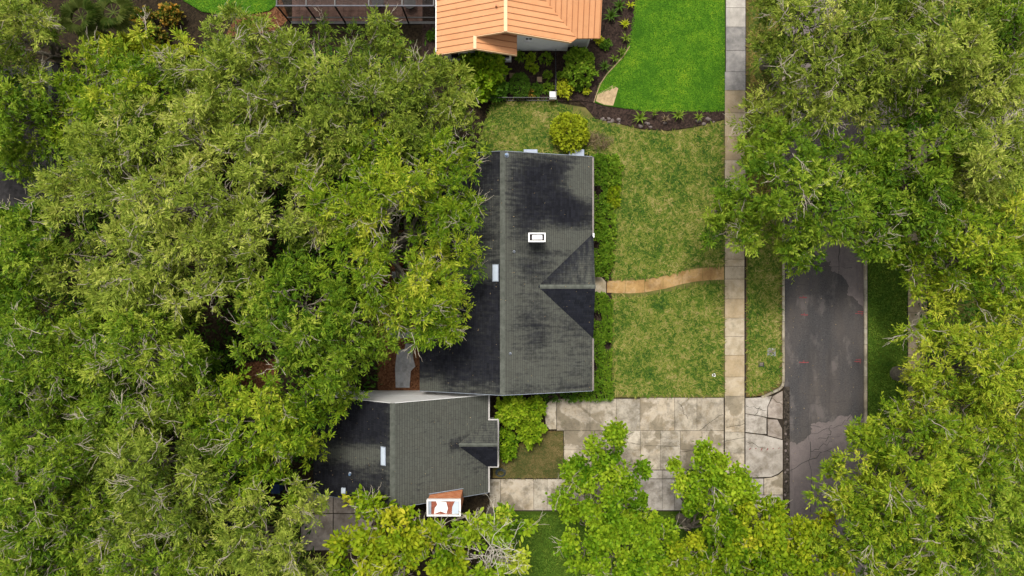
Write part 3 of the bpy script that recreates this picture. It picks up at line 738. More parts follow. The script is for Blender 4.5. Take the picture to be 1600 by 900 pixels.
# fascia and gutters
for yy in (hy0-0.03, hy1+0.002):
    m = MB()
    for xa, xb, zf in ((hx0, hxr, zW), (hxr, hx1, zE)):
        m.add([(xa, yy, zf(xa, 0)-.2), (xb, yy, zf(xb, 0)-.2), (xb, yy, zf(xb, 0)+.02), (xa, yy, zf(xa, 0)+.02), (xa, yy+.028, zf(xa, 0)-.2), (xb, yy+.028, zf(xb, 0)-.2), (xb, yy+.028, zf(xb, 0)+.02), (xa, yy+.028, zf(xa, 0)+.02)],
              [(3, 2, 1, 0), (4, 5, 6, 7), (0, 1, 5, 4), (1, 2, 6, 5), (2, 3, 7, 6), (3, 0, 4, 7)])
    m.build('fascia', M['grey_trim'], roof)
def gutter(parent, x, ya, yb, z, mat='gutter', sgn=1):
    m = MB(); m.box(min(x, x+sgn*.115), max(x, x+sgn*.115), ya, yb, z-.11, z-.09)
    m.box(min(x, x+sgn*.02), max(x, x+sgn*.02), ya, yb, z-.09, z+.0); m.box(min(x+sgn*.095, x+sgn*.115), max(x+sgn*.095, x+sgn*.115), ya, yb, z-.09, z+.012)
    m.box(min(x+sgn*.02, x+sgn*.095), max(x+sgn*.02, x+sgn*.095), ya, ya+.02, z-.09, z+.0); m.box(min(x+sgn*.02, x+sgn*.095), max(x+sgn*.02, x+sgn*.095), yb-.02, yb, z-.09, z+.0)
    return m.build('gutter', M[mat], parent)
gutter(house, hx1+0.004, gy1+0.02, hy1, ZE-0.03); gutter(house, hx1+0.004, hy0, gy0-0.02, ZE-0.03)
MB().box(hx1+.02, hx1+.14, gy1-.32, gy1+.0, ZE-.08, ZE+.12).box(hx1-.0, hx1+.1, gy1-.22, gy1-.12, 0.1, ZE-.08).build('downspout', M['white'], house)
# main chimney
cz = 5.65; c0 = P(825.5, 363.5, cz); c1 = P(852.5, 378, cz)
ch = MB(); ch.box(c0[0]+.05, c1[0]-.05, c1[1]+.05, c0[1]-.05, 3.2, cz-0.12).build('chimney', M['white'], house)
def frame_box(x0, x1, y0, y1, t, z0, z1):
    return MB().box(x0, x1, y0, y0+t, z0, z1).box(x0, x1, y1-t, y1, z0, z1).box(x0, x0+t, y0+t, y1-t, z0, z1).box(x1-t, x1, y0+t, y1-t, z0, z1)
chim = [o for o in bpy.data.objects if o.name == 'chimney'][0]
frame_box(c0[0], c1[0], c1[1], c0[1], 0.10, cz-.12, cz).build('chimney_rim', M['white'], chim)
MB().box(c0[0]+.1, c1[0]-.1, c1[1]+.1, c0[1]-.1, cz-.118, cz-.09).build('chimney_top', M['soot'], chim)
MB().prism([(c0[0]+.26, c1[1]+.16), (c1[0]-.22, c1[1]+.17), (c1[0]-.22, c0[1]-.20), (c0[0]+.85, c0[1]-.15), (c0[0]+.27, c0[1]-.16)], cz-.088, cz-.01, .02).build('chimney_cap', M['white'], chim)
# skylight
def skylight(parent, px0, px1, py0, py1, zf, lift=0.13):
    z = zf(P((px0+px1)/2, 0, 4.6)[0], 0)+lift; a = P(px0, py0, z); b = P(px1, py1, z)
    f = lambda d: (lambda x, y: zf(x, y)+d)
    sk = MB().prism([(a[0], b[1]), (b[0], b[1]), (b[0], a[1]), (a[0], a[1])], f(-.05), f(lift-.02), .01).build('skylight', M['grey_trim'], parent)
    MB().prism([(a[0]+.05, b[1]+.05), (b[0]-.05, b[1]+.05), (b[0]-.05, a[1]-.05), (a[0]+.05, a[1]-.05)], f(lift-.019), f(lift), .01).build('pane', M['pale_glass'], sk)
skylight(house, 769, 779, 413, 440, zW)
def vent(parent, px, py, zf, mat, r=0.06, h=0.3):
    x, y, _ = P(px, py, zf(P(px, py, 4.5)[0], 0)+h); z = zf(x, y)
    v = MB().tube([(x, y, z-.05), (x, y, z+h), (x, y, z+h+.001)], [r, r, r*.6], 10).build('vent_pipe', M[mat], parent)
    MB().tube([(x, y, z), (x, y, z+.05), (x, y, z+.06)], [r*2.2, r*1.5, r*1.1], 10).build('flashing', M['grey_trim'], v)
vent(house, 791, 241, zE, 'blue_metal', 0.09, 0.35)
vent(house, 803, 393, zE, 'dark_metal', 0.05, 0.2)
vent(house, 797, 553, zE, 'dark_metal', 0.05, 0.2)
for (y, w) in ((7.2, 1.6), (-5.6, 1.6)): window(house, hx1-0.55, y, 0.95, w, 1.2, 'x+')
for (y, w) in ((6.0, 1.2), (0.5, 1.8), (-4.5, 1.2)): window(house, hx0+0.6, y, 0.95, w, 1.2, 'x-')
d = MB().box(hx1-.55, hx1-.49, -0.45, 0.5, 0.12, 2.15).build('door', M['door'], house)
MB().tube([(hx1-.48, 0.35, 1.08), (hx1-.42, .35, 1.08)], .03, 8).build('handle', M['gutter'], d)
for px, py, w, label in ((901, 239, 1.1, 'pale grey equipment box at the front corner of the house'), (829, 236, 1.0, 'low pale box against the side wall under the roof ridge')):
    x, y, z = P(px, py, 0.8); y = hy1-0.1+0.62
    t = thing('equipment_box', (x, y, 0), label, 'equipment box')
    MB().prism([(x-w/2, y-.38), (x+w/2, y-.38), (x+w/2, y+.38), (x-w/2, y+.38)], 0.08, 0.78, .04).build('body', M['grey_trim'], t)
    MB().prism([(x-w/2-.03, y-.41), (x+w/2+.03, y-.41), (x+w/2+.03, y+.41), (x-w/2-.03, y+.41)], 0.782, 0.84, .03).build('lid', M['box_blue'], t)
    for k in range(4): MB().box(x-w/2+.1, x+w/2-.1, y-.3+k*.17, y-.3+k*.17+.05, .842, .855).build('grille_bar', M['grey_trim'], t)

# ---- garage
qx0, qx1, qxr = -14.8, -1.78, -8.28
qy0, qy1 = -15.24, -7.98
QR, QE = 6.2, 2.5
qe = (QR-QE)/(qx1-qxr); qw = (QR-QE)/(qxr-qx0)
zGE = lambda x, y: QR-(x-qxr)*qe
zGW = lambda x, y: QR-(qxr-x)*qw
gar = thing('garage', (-8, -11.6, 0), 'garage with grey-green shingle roof and white gable wall', 'garage')
wall_box(gar, qx0+.5, qx1-.45, qy0+.3, qy1-.02, 2.45, M['white'])
for yy in (qy0+.31, qy1-.19):
    MB().add([(qx0+.5, yy, 2.45), (qx1-.45, yy, 2.45), (qx1-.45, yy, zGE(qx1-.45, 0)-.14), (qxr, yy, QR-.17), (qx0+.5, yy, zGW(qx0+.5, 0)-.14)]
             + [(qx0+.5, yy+.168, 2.45), (qx1-.45, yy+.168, 2.45), (qx1-.45, yy+.168, zGE(qx1-.45, 0)-.14), (qxr, yy+.168, QR-.17), (qx0+.5, yy+.168, zGW(qx0+.5, 0)-.14)],
             [(0, 1, 2, 3, 4), (9, 8, 7, 6, 5)]+[(i, (i+1) % 5+0, (i+1) % 5+5, i+5)[::-1] for i in range(5)]).build('gable_wall', M['white'], gar)
r2 = MB().prism([(qxr, qy0), (qx1, qy0), (qx1, qy1), (qxr, qy1)], lambda x, y: zGE(x, y)-.14, lambda x, y: zGE(x, y)-.012)
r2.prism([(qx0, qy0), (qxr, qy0), (qxr, qy1), (qx0, qy1)], lambda x, y: zGW(x, y)-.14, lambda x, y: zGW(x, y)-.012)
# small cross gable to the east
dyr = P(0, 697.5, 4.2)[1]; dy0 = P(0, 729, 2.6)[1]; dy1 = P(0, 657, 2.6)[1]
dx1 = P(777, 0, 2.7)[0]
dZ = zGE(P(714, 0, 4.5)[0], 0); dxs = P(714, 0, 4.5)[0]
DE = 2.55
dn = (dZ-DE)/(dy1-dyr); ds = (dZ-DE)/(dyr-dy0)
zDN = lambda x, y: dZ-(y-dyr)*dn+.02
zDS = lambda x, y: dZ-(dyr-y)*ds+.02
vx = qxr+(QR-DE)/qe                      # where the valleys reach the eave height
pDN = [(dxs-.05, dyr), (dx1, dyr), (dx1, dy1), (vx, dy1)]
pDS = [(dxs-.05, dyr), (dx1, dyr), (dx1, dy0), (vx, dy0)]
r2.prism(pDN, lambda x, y: zDN(x, y)-.14, lambda x, y: zDN(x, y)-.012).prism(pDS, lambda x, y: zDS(x, y)-.14, lambda x, y: zDS(x, y)-.012)
groof = r2.build('roof', M['deck'], gar)
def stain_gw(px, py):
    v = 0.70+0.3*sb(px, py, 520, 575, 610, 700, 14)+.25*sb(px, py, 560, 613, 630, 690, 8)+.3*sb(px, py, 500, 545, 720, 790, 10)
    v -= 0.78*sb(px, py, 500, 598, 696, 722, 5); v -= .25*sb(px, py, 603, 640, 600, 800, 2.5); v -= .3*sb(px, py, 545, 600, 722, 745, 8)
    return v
def stain_ge(px, py):
    v = 0.10+0.5*sb(px, py, 700, 726, 688, 698, 4)
    l1 = abs((py-692)+(px-714)*0.62); l2 = abs((py-700)-(px-714)*0.55)
    if px > 705: v += 0.32*math.exp(-l1/5)+0.25*math.exp(-l2/6)
    v += .35*sb(px, py, 722, 775, 728, 741, 5); v += .22*sb(px, py, 640, 670, 752, 768, 5)
    v -= .1*sb(px, py, 610, 622, 600, 800, 3)
    return v
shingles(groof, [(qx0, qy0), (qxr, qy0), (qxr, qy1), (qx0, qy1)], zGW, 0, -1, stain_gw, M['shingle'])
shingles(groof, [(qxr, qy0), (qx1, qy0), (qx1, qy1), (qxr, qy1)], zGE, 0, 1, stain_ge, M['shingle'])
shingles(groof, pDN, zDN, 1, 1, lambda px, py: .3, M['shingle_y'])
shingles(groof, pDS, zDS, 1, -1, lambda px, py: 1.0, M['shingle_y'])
ridge_caps(groof, (qxr, qy0, QR), (qxr, qy1, QR), .17, .085)
ridge_caps(groof, (dxs+.1, dyr, dZ+.02), (dx1, dyr, dZ+.02), .13, .06)
for sgn, yy in ((1, qy1+.004), (-1, qy0-.034)):
    m = MB()
    for xa, xb, zf in ((qx0, qxr, zGW), (qxr, qx1, zGE)):
        m.add([(xa, yy, zf(xa, 0)-.18), (xb, yy, zf(xb, 0)-.18), (xb, yy, zf(xb, 0)+.02), (xa, yy, zf(xa, 0)+.02), (xa, yy+.03, zf(xa, 0)-.18), (xb, yy+.03, zf(xb, 0)-.18), (xb, yy+.03, zf(xb, 0)+.02), (xa, yy+.03, zf(xa, 0)+.02)],
              [(3, 2, 1, 0), (4, 5, 6, 7), (0, 1, 5, 4), (1, 2, 6, 5), (2, 3, 7, 6), (3, 0, 4, 7)])
    m.build('bargeboard', M['white' if sgn > 0 else 'grey_trim'], groof)
gutter(gar, qx1+.004, dy1+.02, qy1-.0, QE-.02, 'trim'); gutter(gar, qx1+.004, qy0, dy0-.02, QE-.02, 'trim'); gutter(gar, dx1+.004, dy0, dy1, DE-.02, 'trim')
MB().box(qx1+.0, dx1+.1, dy1+.0, dy1+.09, QE-.1, QE+.02).box(qx1, dx1+.1, dy0-.09, dy0, QE-.1, QE+.02).build('gutter', M['trim'], gar)
MB().box(qx1-.44, dx1-.35, dy0+.25, dy1-.25, 0, 2.45).build('bay_wall', M['white'], gar)
MB().add([(dx1-.36, dy0+.25, 2.45), (dx1-.36, dy1-.25, 2.45), (dx1-.36, dyr, dZ-.16), (dx1-.44, dy0+.25, 2.45), (dx1-.44, dy1-.25, 2.45), (dx1-.44, dyr, dZ-.16)], [(0, 1, 2), (5, 4, 3), (0, 3, 4, 1), (1, 4, 5, 2), (2, 5, 3, 0)]).build('gable_wall', M['white'], gar)
window(gar, dx1-.35, dyr, .9, 1.4, 1.1, 'x+')
skylight(gar, 594.5, 603.5, 697.5, 727, zGW)
vent(gar, 546, 742, zGW, 'blue_metal', .07, .3)
x, y, z = P(541.5, 761, 3.2); z = zGW(x, y)
m = MB().prism([(x-.16, y-.2), (x+.16, y-.2), (x+.16, y+.2), (x-.16, y+.2)], z-.1, z+.22, .03).build('roof_vent', M['pale_glass'], gar)
for (y_, w) in ((-9.5, 1.2), (-13.5, 1.2)): window(gar, qx1-.45, y_, .95, w, 1.1, 'x+')
# brick chimney against the far gable
kz = 6.0; k0 = P(667, 780, kz); k1 = P(720, 806, kz)
kx0, kx1, ky0, ky1 = k0[0], k1[0], k1[1], k0[1]
ch2 = MB().box(kx0+.07, kx1-.07, ky0+.07, ky1-.07, -.02, kz-.10).build('chimney', M['mortar'], gar)
m = MB(); bh = .085; 
for zc in range(int((kz-.15-2.4)/bh)):
    zz = 2.4+zc*bh; off = (zc % 2)*.12
    for side in (0, 1):
        yb = ky1-.069 if side == 0 else ky0+.069
        u = kx0+.06-off
        while u < kx1-.06:
            a, b = max(u+.006, kx0+.06), min(u+.234, kx1-.06)
            if b-a > .03: m.box(a, b, yb-.0 if side == 0 else yb-.02, yb+.02 if side == 0 else yb, zz+.006, zz+bh-.006)
            u += .24
        xb = kx1-.069 if side == 0 else kx0+.069
        u = ky0+.07-off
        while u < ky1-.07:
            a, b = max(u+.006, ky0+.07), min(u+.234, ky1-.07)
            if b-a > .03: m.box(xb if side == 0 else xb-.02, xb+.02 if side == 0 else xb, a, b, zz+.006, zz+bh-.006)
            u += .24
o = m.build('brickwork', M['brick'], ch2); o['kind'] = 'stuff'
frame_box(kx0, kx1, ky0, ky1, .10, kz-.16, kz+.12).build('chimney_rim', M['white'], ch2)
MB().box(kx0+.102, kx1-.102, ky0+.102, ky1-.102, kz-.099, kz-.05).build('chimney_top', M['rust_sheet'], ch2)
MB().prism([(kx0+.5, ky0+.12), (kx0+.95, ky0+.3), (kx1-1.0, ky0+.14), (kx1-.9, ky0+.5), (kx1-1.02, ky1-.2), (kx0+.62, ky1-.14), (kx0+.72, ky1-.4), (kx0+.55, ky0+.55)], kz-.048, kz-.03, .004).build('white_patch', M['white'], ch2)
MB().prism([(kx1-.62, ky0+.12), (kx1-.13, ky0+.12), (kx1-.13, ky1-.13), (kx1-.42, ky1-.16), (kx1-.6, ky0+.6)], kz-.048, kz-.02, .004).build('sheet_metal', M['pale_glass'], ch2)
MB().box(kx0+.102, kx0+.3, ky0+.11, ky1-.11, kz-.049, kz+.02).build('sheet_metal', M['grey_trim'], ch2)
sm = MB().add([(kx0+.02, ky1+.0, zGE(kx0, 0)+.03), (kx1-.0, ky1+.0, zGE(kx1, 0)+.03), (kx1, ky1+.05, zGE(kx1, 0)+.03), (kx0, ky1+.05, zGE(kx0, 0)+.03)], [(0, 1, 2, 3)]).build('flashing', M['grey_trim'], ch2)

# ---- orange-roofed neighbour
nb = thing('neighbour_house', (0, 20, 0), 'white house with bright orange standing-seam metal roof', 'house')
s_ = .45; xr, zr_ = -.44, 6.5
zAL = lambda x, y: zr_-(xr-x)*s_
zAR = lambda x, y: zr_-(x-xr)*s_
bxr, bzr = -2.6, zr_-(xr+2.6)*s_
zBR = lambda x, y: bzr-(x-bxr)*s_
zC = lambda x, y: 4.2+(y-17.98)*s_
xe = -5.44; NY = 27.0
rf = MB()
rf.prism([(xe, 16.80), (bxr, 16.80), (bxr, 17.66), (xe, 17.66)], lambda x, y: zAL(x, y)-.2, lambda x, y: zAL(x, y)-.01)
rf.prism([(xe, 17.67), (xr, 17.67), (xr, NY), (xe, NY)], lambda x, y: zAL(x, y)-.2, lambda x, y: zAL(x, y)-.01)
rf.prism([(xr, 17.67), (4.27, 17.67), (4.67, 18.0), (xr, 23.09)], lambda x, y: zAR(x, y)-.2, lambda x, y: zAR(x, y)-.01)
rf.prism([(bxr, 16.80), (.33, 16.80), (.33, 18.55), (bxr, 18.55)], lambda x, y: zBR(x, y)-.2, lambda x, y: zBR(x, y)-.01)
rf.prism([(4.67, 18.0), (6.33, 18.0), (6.33, 23.09), (xr, 23.09)], lambda x, y: zC(x, y)-.2, lambda x, y: zC(x, y)-.01)
rf.prism([(xr, 23.1), (6.33, 23.1), (6.33, NY), (xr, NY)], lambda x, y: 6.5-(y-23.09)*.45-.2, lambda x, y: 6.5-(y-23.09)*.45-.01)
nroof = rf.build('roof', M['orange_dark'], nb)
def panels(poly, zf, strip_axis, start, pitch):
    lo = min(p[strip_axis] for p in poly); hi = max(p[strip_axis] for p in poly)
    a = start
    while a > lo: a -= pitch
    while a < hi:
        q = clip(clip(poly, strip_axis, a+.004, False), strip_axis, a+pitch-.004, True)
        if area(q) > .004:
            m = MB().prism(q, lambda x, y: zf(x, y)-.005, lambda x, y: zf(x, y)+.02)
            rb = clip(clip(poly, strip_axis, a+.008, False), strip_axis, a+.045, True)
            m.build('roof_panel', M['orange'], nroof)
            if area(rb) > .002:
                MB().prism(rb, lambda x, y: zf(x, y)+.0205, lambda x, y: zf(x, y)+.06).build('seam_rib', M['orange_dark'], nroof)
        a += pitch
panels([(xe, 16.78), (bxr, 16.78), (bxr, 17.64), (xe, 17.64)], zAL, 1, 16.78, .43)
panels([(xe, 17.64), (xr, 17.64), (xr, NY), (xe, NY)], zAL, 1, 17.64, .43)
panels([(xr, 17.64), (4.27, 17.64), (4.67, 17.98), (xr, 23.09)], zAR, 1, 17.64, .43)
panels([(bxr, 16.78), (.36, 16.78), (.36, 18.5), (bxr, 18.5)], zBR, 1, 16.78, .43)
panels([(4.67, 17.98), (6.36, 17.98), (6.36, 23.09), (xr, 23.09)], zC, 0, 4.67, .4)
def strip(parent, a, b, w, th, name, mat):
    A_, B_ = Vector(a), Vector(b); d = (B_-A_).normalized(); s = Vector((-d.y, d.x, 0)).normalized()*w/2; u = Vector((0, 0, th))
    v = [A_-s, A_+s, B_+s, B_-s, A_-s+u, A_+s+u, B_+s+u, B_-s+u]
    return MB().add(v, [(0, 1, 2, 3), (7, 6, 5, 4), (0, 4, 5, 1), (1, 5, 6, 2), (2, 6, 7, 3), (3, 7, 4, 0)]).build(name, M[mat], parent)
strip(nroof, (xr, 17.62, zr_+.0), (xr, NY, zr_+.0), .24, .08, 'ridge_cap', 'orange_trim')
strip(nroof, (bxr, 16.76, bzr), (bxr, 17.66, bzr), .22, .08, 'ridge_cap', 'orange_trim')
for a, b in (((xe, 16.76, zAL(xe, 0)), (bxr, 16.76, bzr)), ((bxr, 16.76, bzr), (.36, 16.76, zBR(.36, 0))), ((bxr, 17.62, bzr), (xr, 17.62, zr_)), ((xr, 17.62, zr_), (4.27, 17.62, zAR(4.27, 0)))):
    strip(nroof, (a[0], a[1], a[2]-.2), (b[0], b[1], b[2]-.2), .05, .25, 'rake_trim', 'orange_trim')
strip(nroof, (xe-.03, 16.78, zAL(xe, 0)-.18), (xe-.03, NY, zAL(xe, 0)-.18), .07, .2, 'eave_trim', 'white')
strip(nroof, (4.5, 17.88, 4.16), (-.3, 22.98, 6.44), .10, .05, 'valley_flashing', 'orange_dark')
x, y, z = P(775.5, 13.5, 5.9); MB().tube([(x, y, zAL(x, y)-.02), (x, y, zAL(x, y)+.3)], .07, 10).build('vent_pipe', M['orange_dark'], nroof)
def nwall(x0, x1, y0, y1, z1): return MB().box(x0, x1, y0, y1, -.02, z1).build('wall', M['stucco'], nb)
nwall(-5.0, -.05, 17.6, 17.8, 4.15); nwall(-.05+.002, 4.3, 18.5, 18.7, 4.3); nwall(4.302, 5.9, 18.8, 19.0, 4.05); nwall(-5.0, -4.8, 17.802, 26.5, 4.15); nwall(5.7, 5.9, 19.002, 26.5, 4.05)
MB().add([(.0, 18.52, 4.3), (4.3, 18.52, 4.3), (xr, 18.52, 6.25), (.0, 18.68, 4.3), (4.3, 18.68, 4.3), (xr, 18.68, 6.25)], [(0, 1, 2), (5, 4, 3), (0, 3, 4, 1), (1, 4, 5, 2), (2, 5, 3, 0)]).build('gable_wall', M['stucco'], nb)
window(nb, -4.0, 17.6, 1.05, 1.2, 1.3, 'y-'); window(nb, -.85, 17.6, 1.05, 1.3, 1.3, 'y-')
x, y, z = P(826, 64, 0); window(nb, 1.25, 18.5, 2.55, .45, .45, 'y-')
MB().tube([(5.75, 18.72, 4.0), (5.8, 18.1, 3.7), (5.78, 18.72, 3.3), (5.78, 18.72, .1)], .045, 6).build('downspout', M['white'], nb)

# ---- screened patio enclosure
cage = thing('screen_enclosure', (-11.5, 22, 0), 'dark-framed screened patio enclosure beside the orange-roofed house', 'patio enclosure')
ez = 3.3; ey = 20.65; ex0, ex1 = P(432, 0, ez)[0], -5.75
posts = [ex0]+[P(px, 0, ez)[0] for px in (478, 523, 576, 628)]+[ex1]
for i, x in enumerate(posts):
    MB().box(x-.05, x+.05, ey, ey+.1, 0, ez-.05).build('post', M['dark_metal'], cage)
    MB().box(x-.045, x+.045, ey+.1, 28, ez-.12, ez-.02).build('roof_beam', M['dark_metal'], cage)
    if i < len(posts)-1:
        x2 = posts[i+1]
        MB().add([(x+.05, ey+.1, ez-.06), (x2-.05, ey+.1, ez-.06), (x2-.05, 28, ez-.06), (x+.05, 28, ez-.06)], [(0, 1, 2, 3)]).build('screen_panel', M['screen'], cage)
        MB().add([(x+.05, ey+.05, .1), (x2-.05, ey+.05, .1), (x2-.05, ey+.05, ez-.1), (x+.05, ey+.05, ez-.1)], [(0, 1, 2, 3)]).build('screen_panel', M['screen'], cage)
MB().box(ex0-.06, ex1, ey+.0, ey+.09, ez-.0, ez+.06).build('top_rail', M['rail'], cage)
MB().box(ex0, ex1, ey+.01, ey+.09, 1.05, 1.15).build('chair_rail', M['dark_metal'], cage)
MB().box(ex0, ex1, ey-.05, ey+.15, 0, .1).build('base_curb', M['dark_metal'], cage)
# pavers
pav = bpy.data.objects.new('patio_pavers', None); COL.objects.link(pav); ORG[pav.name] = np.zeros(3); tag(pav, 'red-brown paver patio inside the screened enclosure', kind='structure')
structure('patio_base', MB().box(ex0+.1, ex1-.05, ey+.15, 29, -.02, .05), M['mulch'], 'dark joint sand under the paver patio')
xx = ex0+.12
ci = 0
while xx < ex1-.5:
    yy = ey+.17
    while yy < 23.4:
        MB().box(xx, xx+.56, yy, yy+.38, .0, .075+random.uniform(0, .006)).build('paver', M['paver'], pav); yy += .395
    xx += .575
for px, py, lb in ((590, 2, 'round dark patio table inside the screened enclosure'), (640, 4, 'round dark patio table near the orange roof inside the enclosure')):
    x, y, z = P(px, py, .7); t = thing('patio_table', (x, y, .08), lb, 'table')
    MB().tube([(x, y, .68), (x, y, .72)], .48, 20).build('tabletop', M['bronze'], t)
    MB().tube([(x, y, .08), (x, y, .1), (x, y, .12), (x, y, .679)], [.28, .28, .05, .04], 10).build('pedestal', M['bronze'], t)

# ---- garden fence of black rails, stepping stones, box
fen = thing('garden_fence', (P(868, 100)[0], P(0, 110)[1], 0), 'black metal picket fence around the neighbour\'s side garden', 'fence')
fx = P(868, 0, .6)[0]; fy0 = P(0, 155, .6)[1]; fy1 = P(0, 80, .6)[1]; fxl = P(700, 0, .6)[0]
for zz in (.25, 1.05):
    MB().box(fx-.02, fx+.02, fy0, fy1, zz, zz+.04).build('rail', M['dark_metal'], fen); MB().box(fxl, fx-.021, fy0-.02, fy0+.02, zz, zz+.04).build('rail', M['dark_metal'], fen)
pk = bpy.data.meshes.new('picket'); bb = MB().box(-.012, .012, -.012, .012, .05, 1.2); pk.from_pydata(bb.v, [], bb.f)
pk.materials.append(M['dark_metal'])
for k in range(int((fy1-fy0)/.16)):
    o = link('picket', pk, None, fen); o.location = Vector((fx, fy0+k*.16, 0))-Vector(fen.location)
for k in range(int((fx-fxl)/.16)):
    o = link('picket', pk, None, fen); o.location = Vector((fxl+k*.16, fy0, 0))-Vector(fen.location)
x, y, z = P(864, 149, .9)
t = thing('pillar_box', (x, y, 0), 'white capped box pillar at the corner of the black garden fence', 'pillar')
MB().box(x-.2, x+.2, y-.22, y+.22, 0, .82).build('post', M['orange_trim'], t); MB().prism([(x-.27, y-.3), (x+.27, y-.3), (x+.27, y+.3), (x-.27, y+.3)], .82, .95, .04).build('cap', M['white'], t)
for i, (px, py, lb) in enumerate(((787, 120, 'square tan stepping stone nearest the round leafy shrub'), (800, 118, 'square tan stepping stone beside the clipped ball shrub'), (843, 124, 'square tan stepping stone near the black fence'))):
    x, y, z = P(px, py, .12); w = .2
    tag(MB().prism([(x-w, y-w), (x+w, y-w), (x+w, y+w), (x-w, y+w)], .05, .13, .015).build('stepping_stone', M['tan_stone']), lb, 'stepping stone', 'stepping stones in the side garden')
# garden edging curve
e = bpy.data.objects.new('bed_edging', None); COL.objects.link(e); ORG[e.name] = np.zeros(3); tag(e, 'thin tan edging curving between lush lawn and mulch', kind='structure')
EL = [(984,72),(974,88),(962,101),(948,116),(938,131),(931,150),(928,160)]
for a, b in zip(EL[:-1], EL[1:]):
    A_, B_ = P(*a, .15), P(*b, .15); strip(e, (A_[0], A_[1], .06), (B_[0], B_[1], .06), .07, .1, 'edging_piece', 'tan_stone')
# stones in the strip bed
for i in range(26):
    px = random.choice([random.uniform(938, 975), random.uniform(975, 1045), random.uniform(1085, 1130)])
    lo = 188+10*math.sin((px-930)/200*math.pi); py = lo+random.uniform(-7, 1); r = random.uniform(.08, .2)
    x, y, z = P(px, py, .1)
    m = MB(); n = 7
    ring = lambda rr, zz: [(x+rr*math.cos(w)*random.uniform(.8, 1.2), y+rr*.75*math.sin(w)*random.uniform(.8, 1.2), zz) for w in [i2*2*math.pi/n for i2 in range(n)]]
    m.add(ring(r, .08)+ring(r*.85, .08+r*.5)+[(x, y, .08+r*.72)], [(i2, (i2+1) % n, n+(i2+1) % n, n+i2) for i2 in range(n)]+[(n+i2, n+(i2+1) % n, 2*n) for i2 in range(n)])
    tag(m.build('edging_stone', M['stone'], smooth=True), 'rough grey stone edging the dark mulch strip', 'stone', 'stones along the mulch strip')

# ---- small yard things
x, y, z = P(1019, 814, .5)
t = thing('bench', (x, y, LZ), 'small white bench under the bright trees by the driveway edge', 'bench')
MB().box(x-.42, x+.42, y-.11, y+.11, .46, .52).build('seat', M['white'], t)
for sx in (-.3, .3): MB().box(x+sx-.04, x+sx+.04, y-.09, y+.09, LZ, .459).build('leg', M['white'], t)
MB().box(x-.14, x+.14, y+.112, y+.3, .3, .7).build('backrest', M['white'], t)
for px, py, lb in ((430, 764, 'blue bin seen through the branches beside the garage pad'), (351, 829, 'dark blue bin half hidden under the oak canopy')):
    x, y, z = P(px, py, 1.0); t = thing('wheelie_bin', (x, y, 0), lb, 'bin')
    m = MB(); m.prism([(x-.3, y-.34), (x+.3, y-.34), (x+.3, y+.34), (x-.3, y+.34)], .06, .95, .03).build('body', M['blue_plastic'], t)
    MB().prism([(x-.33, y-.38), (x+.33, y-.38), (x+.33, y+.36), (x-.33, y+.36)], .952, 1.03, .03).build('lid', M['blue_plastic'], t)
    for sx in (-.27, .27): MB().tube([(x+sx-.03, y+.36, .12), (x+sx+.03, y+.36, .12)], .12, 12).build('wheel', M['dark_metal'], t)
x, y, z = P(782, 738, .1); t = thing('hose_coil', (x, y, .1), 'dark coiled hose lying beside the garage bay', 'hose')
MB().tube([(x+(.42-.002*i)*math.cos(i*.3)+.02*math.sin(i*.11), y+(.34-.002*i)*math.sin(i*.3), .12+.0035*i) for i in range(75)], .028, 6).build('loops', M['hose'], t, smooth=True)
MB().tube([(x+.42, y, .12), (x+.5, y+.25, .12), (x+.3, y+.6, .12), (x+.1, y+.8, .13)], .028, 6).build('tail', M['hose'], t)

def litter(label, poly, zf, n, cols=('brown_brush',)):
    q = pts_in(poly, n); Vv = []; Ff = []
    for i, (x, y) in enumerate(q):
        a = random.random()*6.28; L = random.uniform(.02, .07); w = L*.4; z = zf(x, y)+.035+random.uniform(0, .02)
        c, s_i = math.cos(a), math.sin(a)
        Vv += [(x-c*L, y-s_i*L, z), (x-s_i*w, y+c*w, z+.015), (x+c*L, y+s_i*L, z+.005), (x+s_i*w, y-c*w, z+.012)]; b = 4*i; Ff += [(b, b+1, b+2), (b, b+2, b+3)]
    o = np_obj('leaf_litter', np.array(Vv), np.array(Ff), M[cols[0]], tint=np.repeat(rng.random(n), 4)); return tag(o, label, 'leaf litter', kind='stuff')
litter('fallen leaves scattered on the dark west roof slope', [(hx0, hy0), (hxr, hy0), (hxr, hy1), (hx0, hy1)], zW, 110)
litter('fallen leaves scattered on the mottled front roof slope', [(hxr, hy0), (hx1, hy0), (hx1, hy1), (hxr, hy1)], lambda x, y: max(zE(x, y), zN(x, y) if y > gyr else zS(x, y)) if x > gxs else zE(x, y), 60)
litter('fallen leaves scattered over the garage roof', [(qx0, qy0), (qx1-.3, qy0), (qx1-.3, qy1), (qx0, qy1)], lambda x, y: min(zGW(x, y), zGE(x, y)), 90)
litter('fallen leaves scattered over driveway and apron', pp(rect(860, 1222, 626, 796), .12), lambda x, y: .1, 130)
litter('fallen leaves and debris along the street', pp(rect(1230, 1350, 380, 800), .01), lambda x, y: -.02, 120)

# ------------------------------------------------------------------ plants
UP = np.array([0, 0, 1.0])
def unit(a): return a/np.maximum(np.linalg.norm(a, axis=-1, keepdims=True), 1e-9)

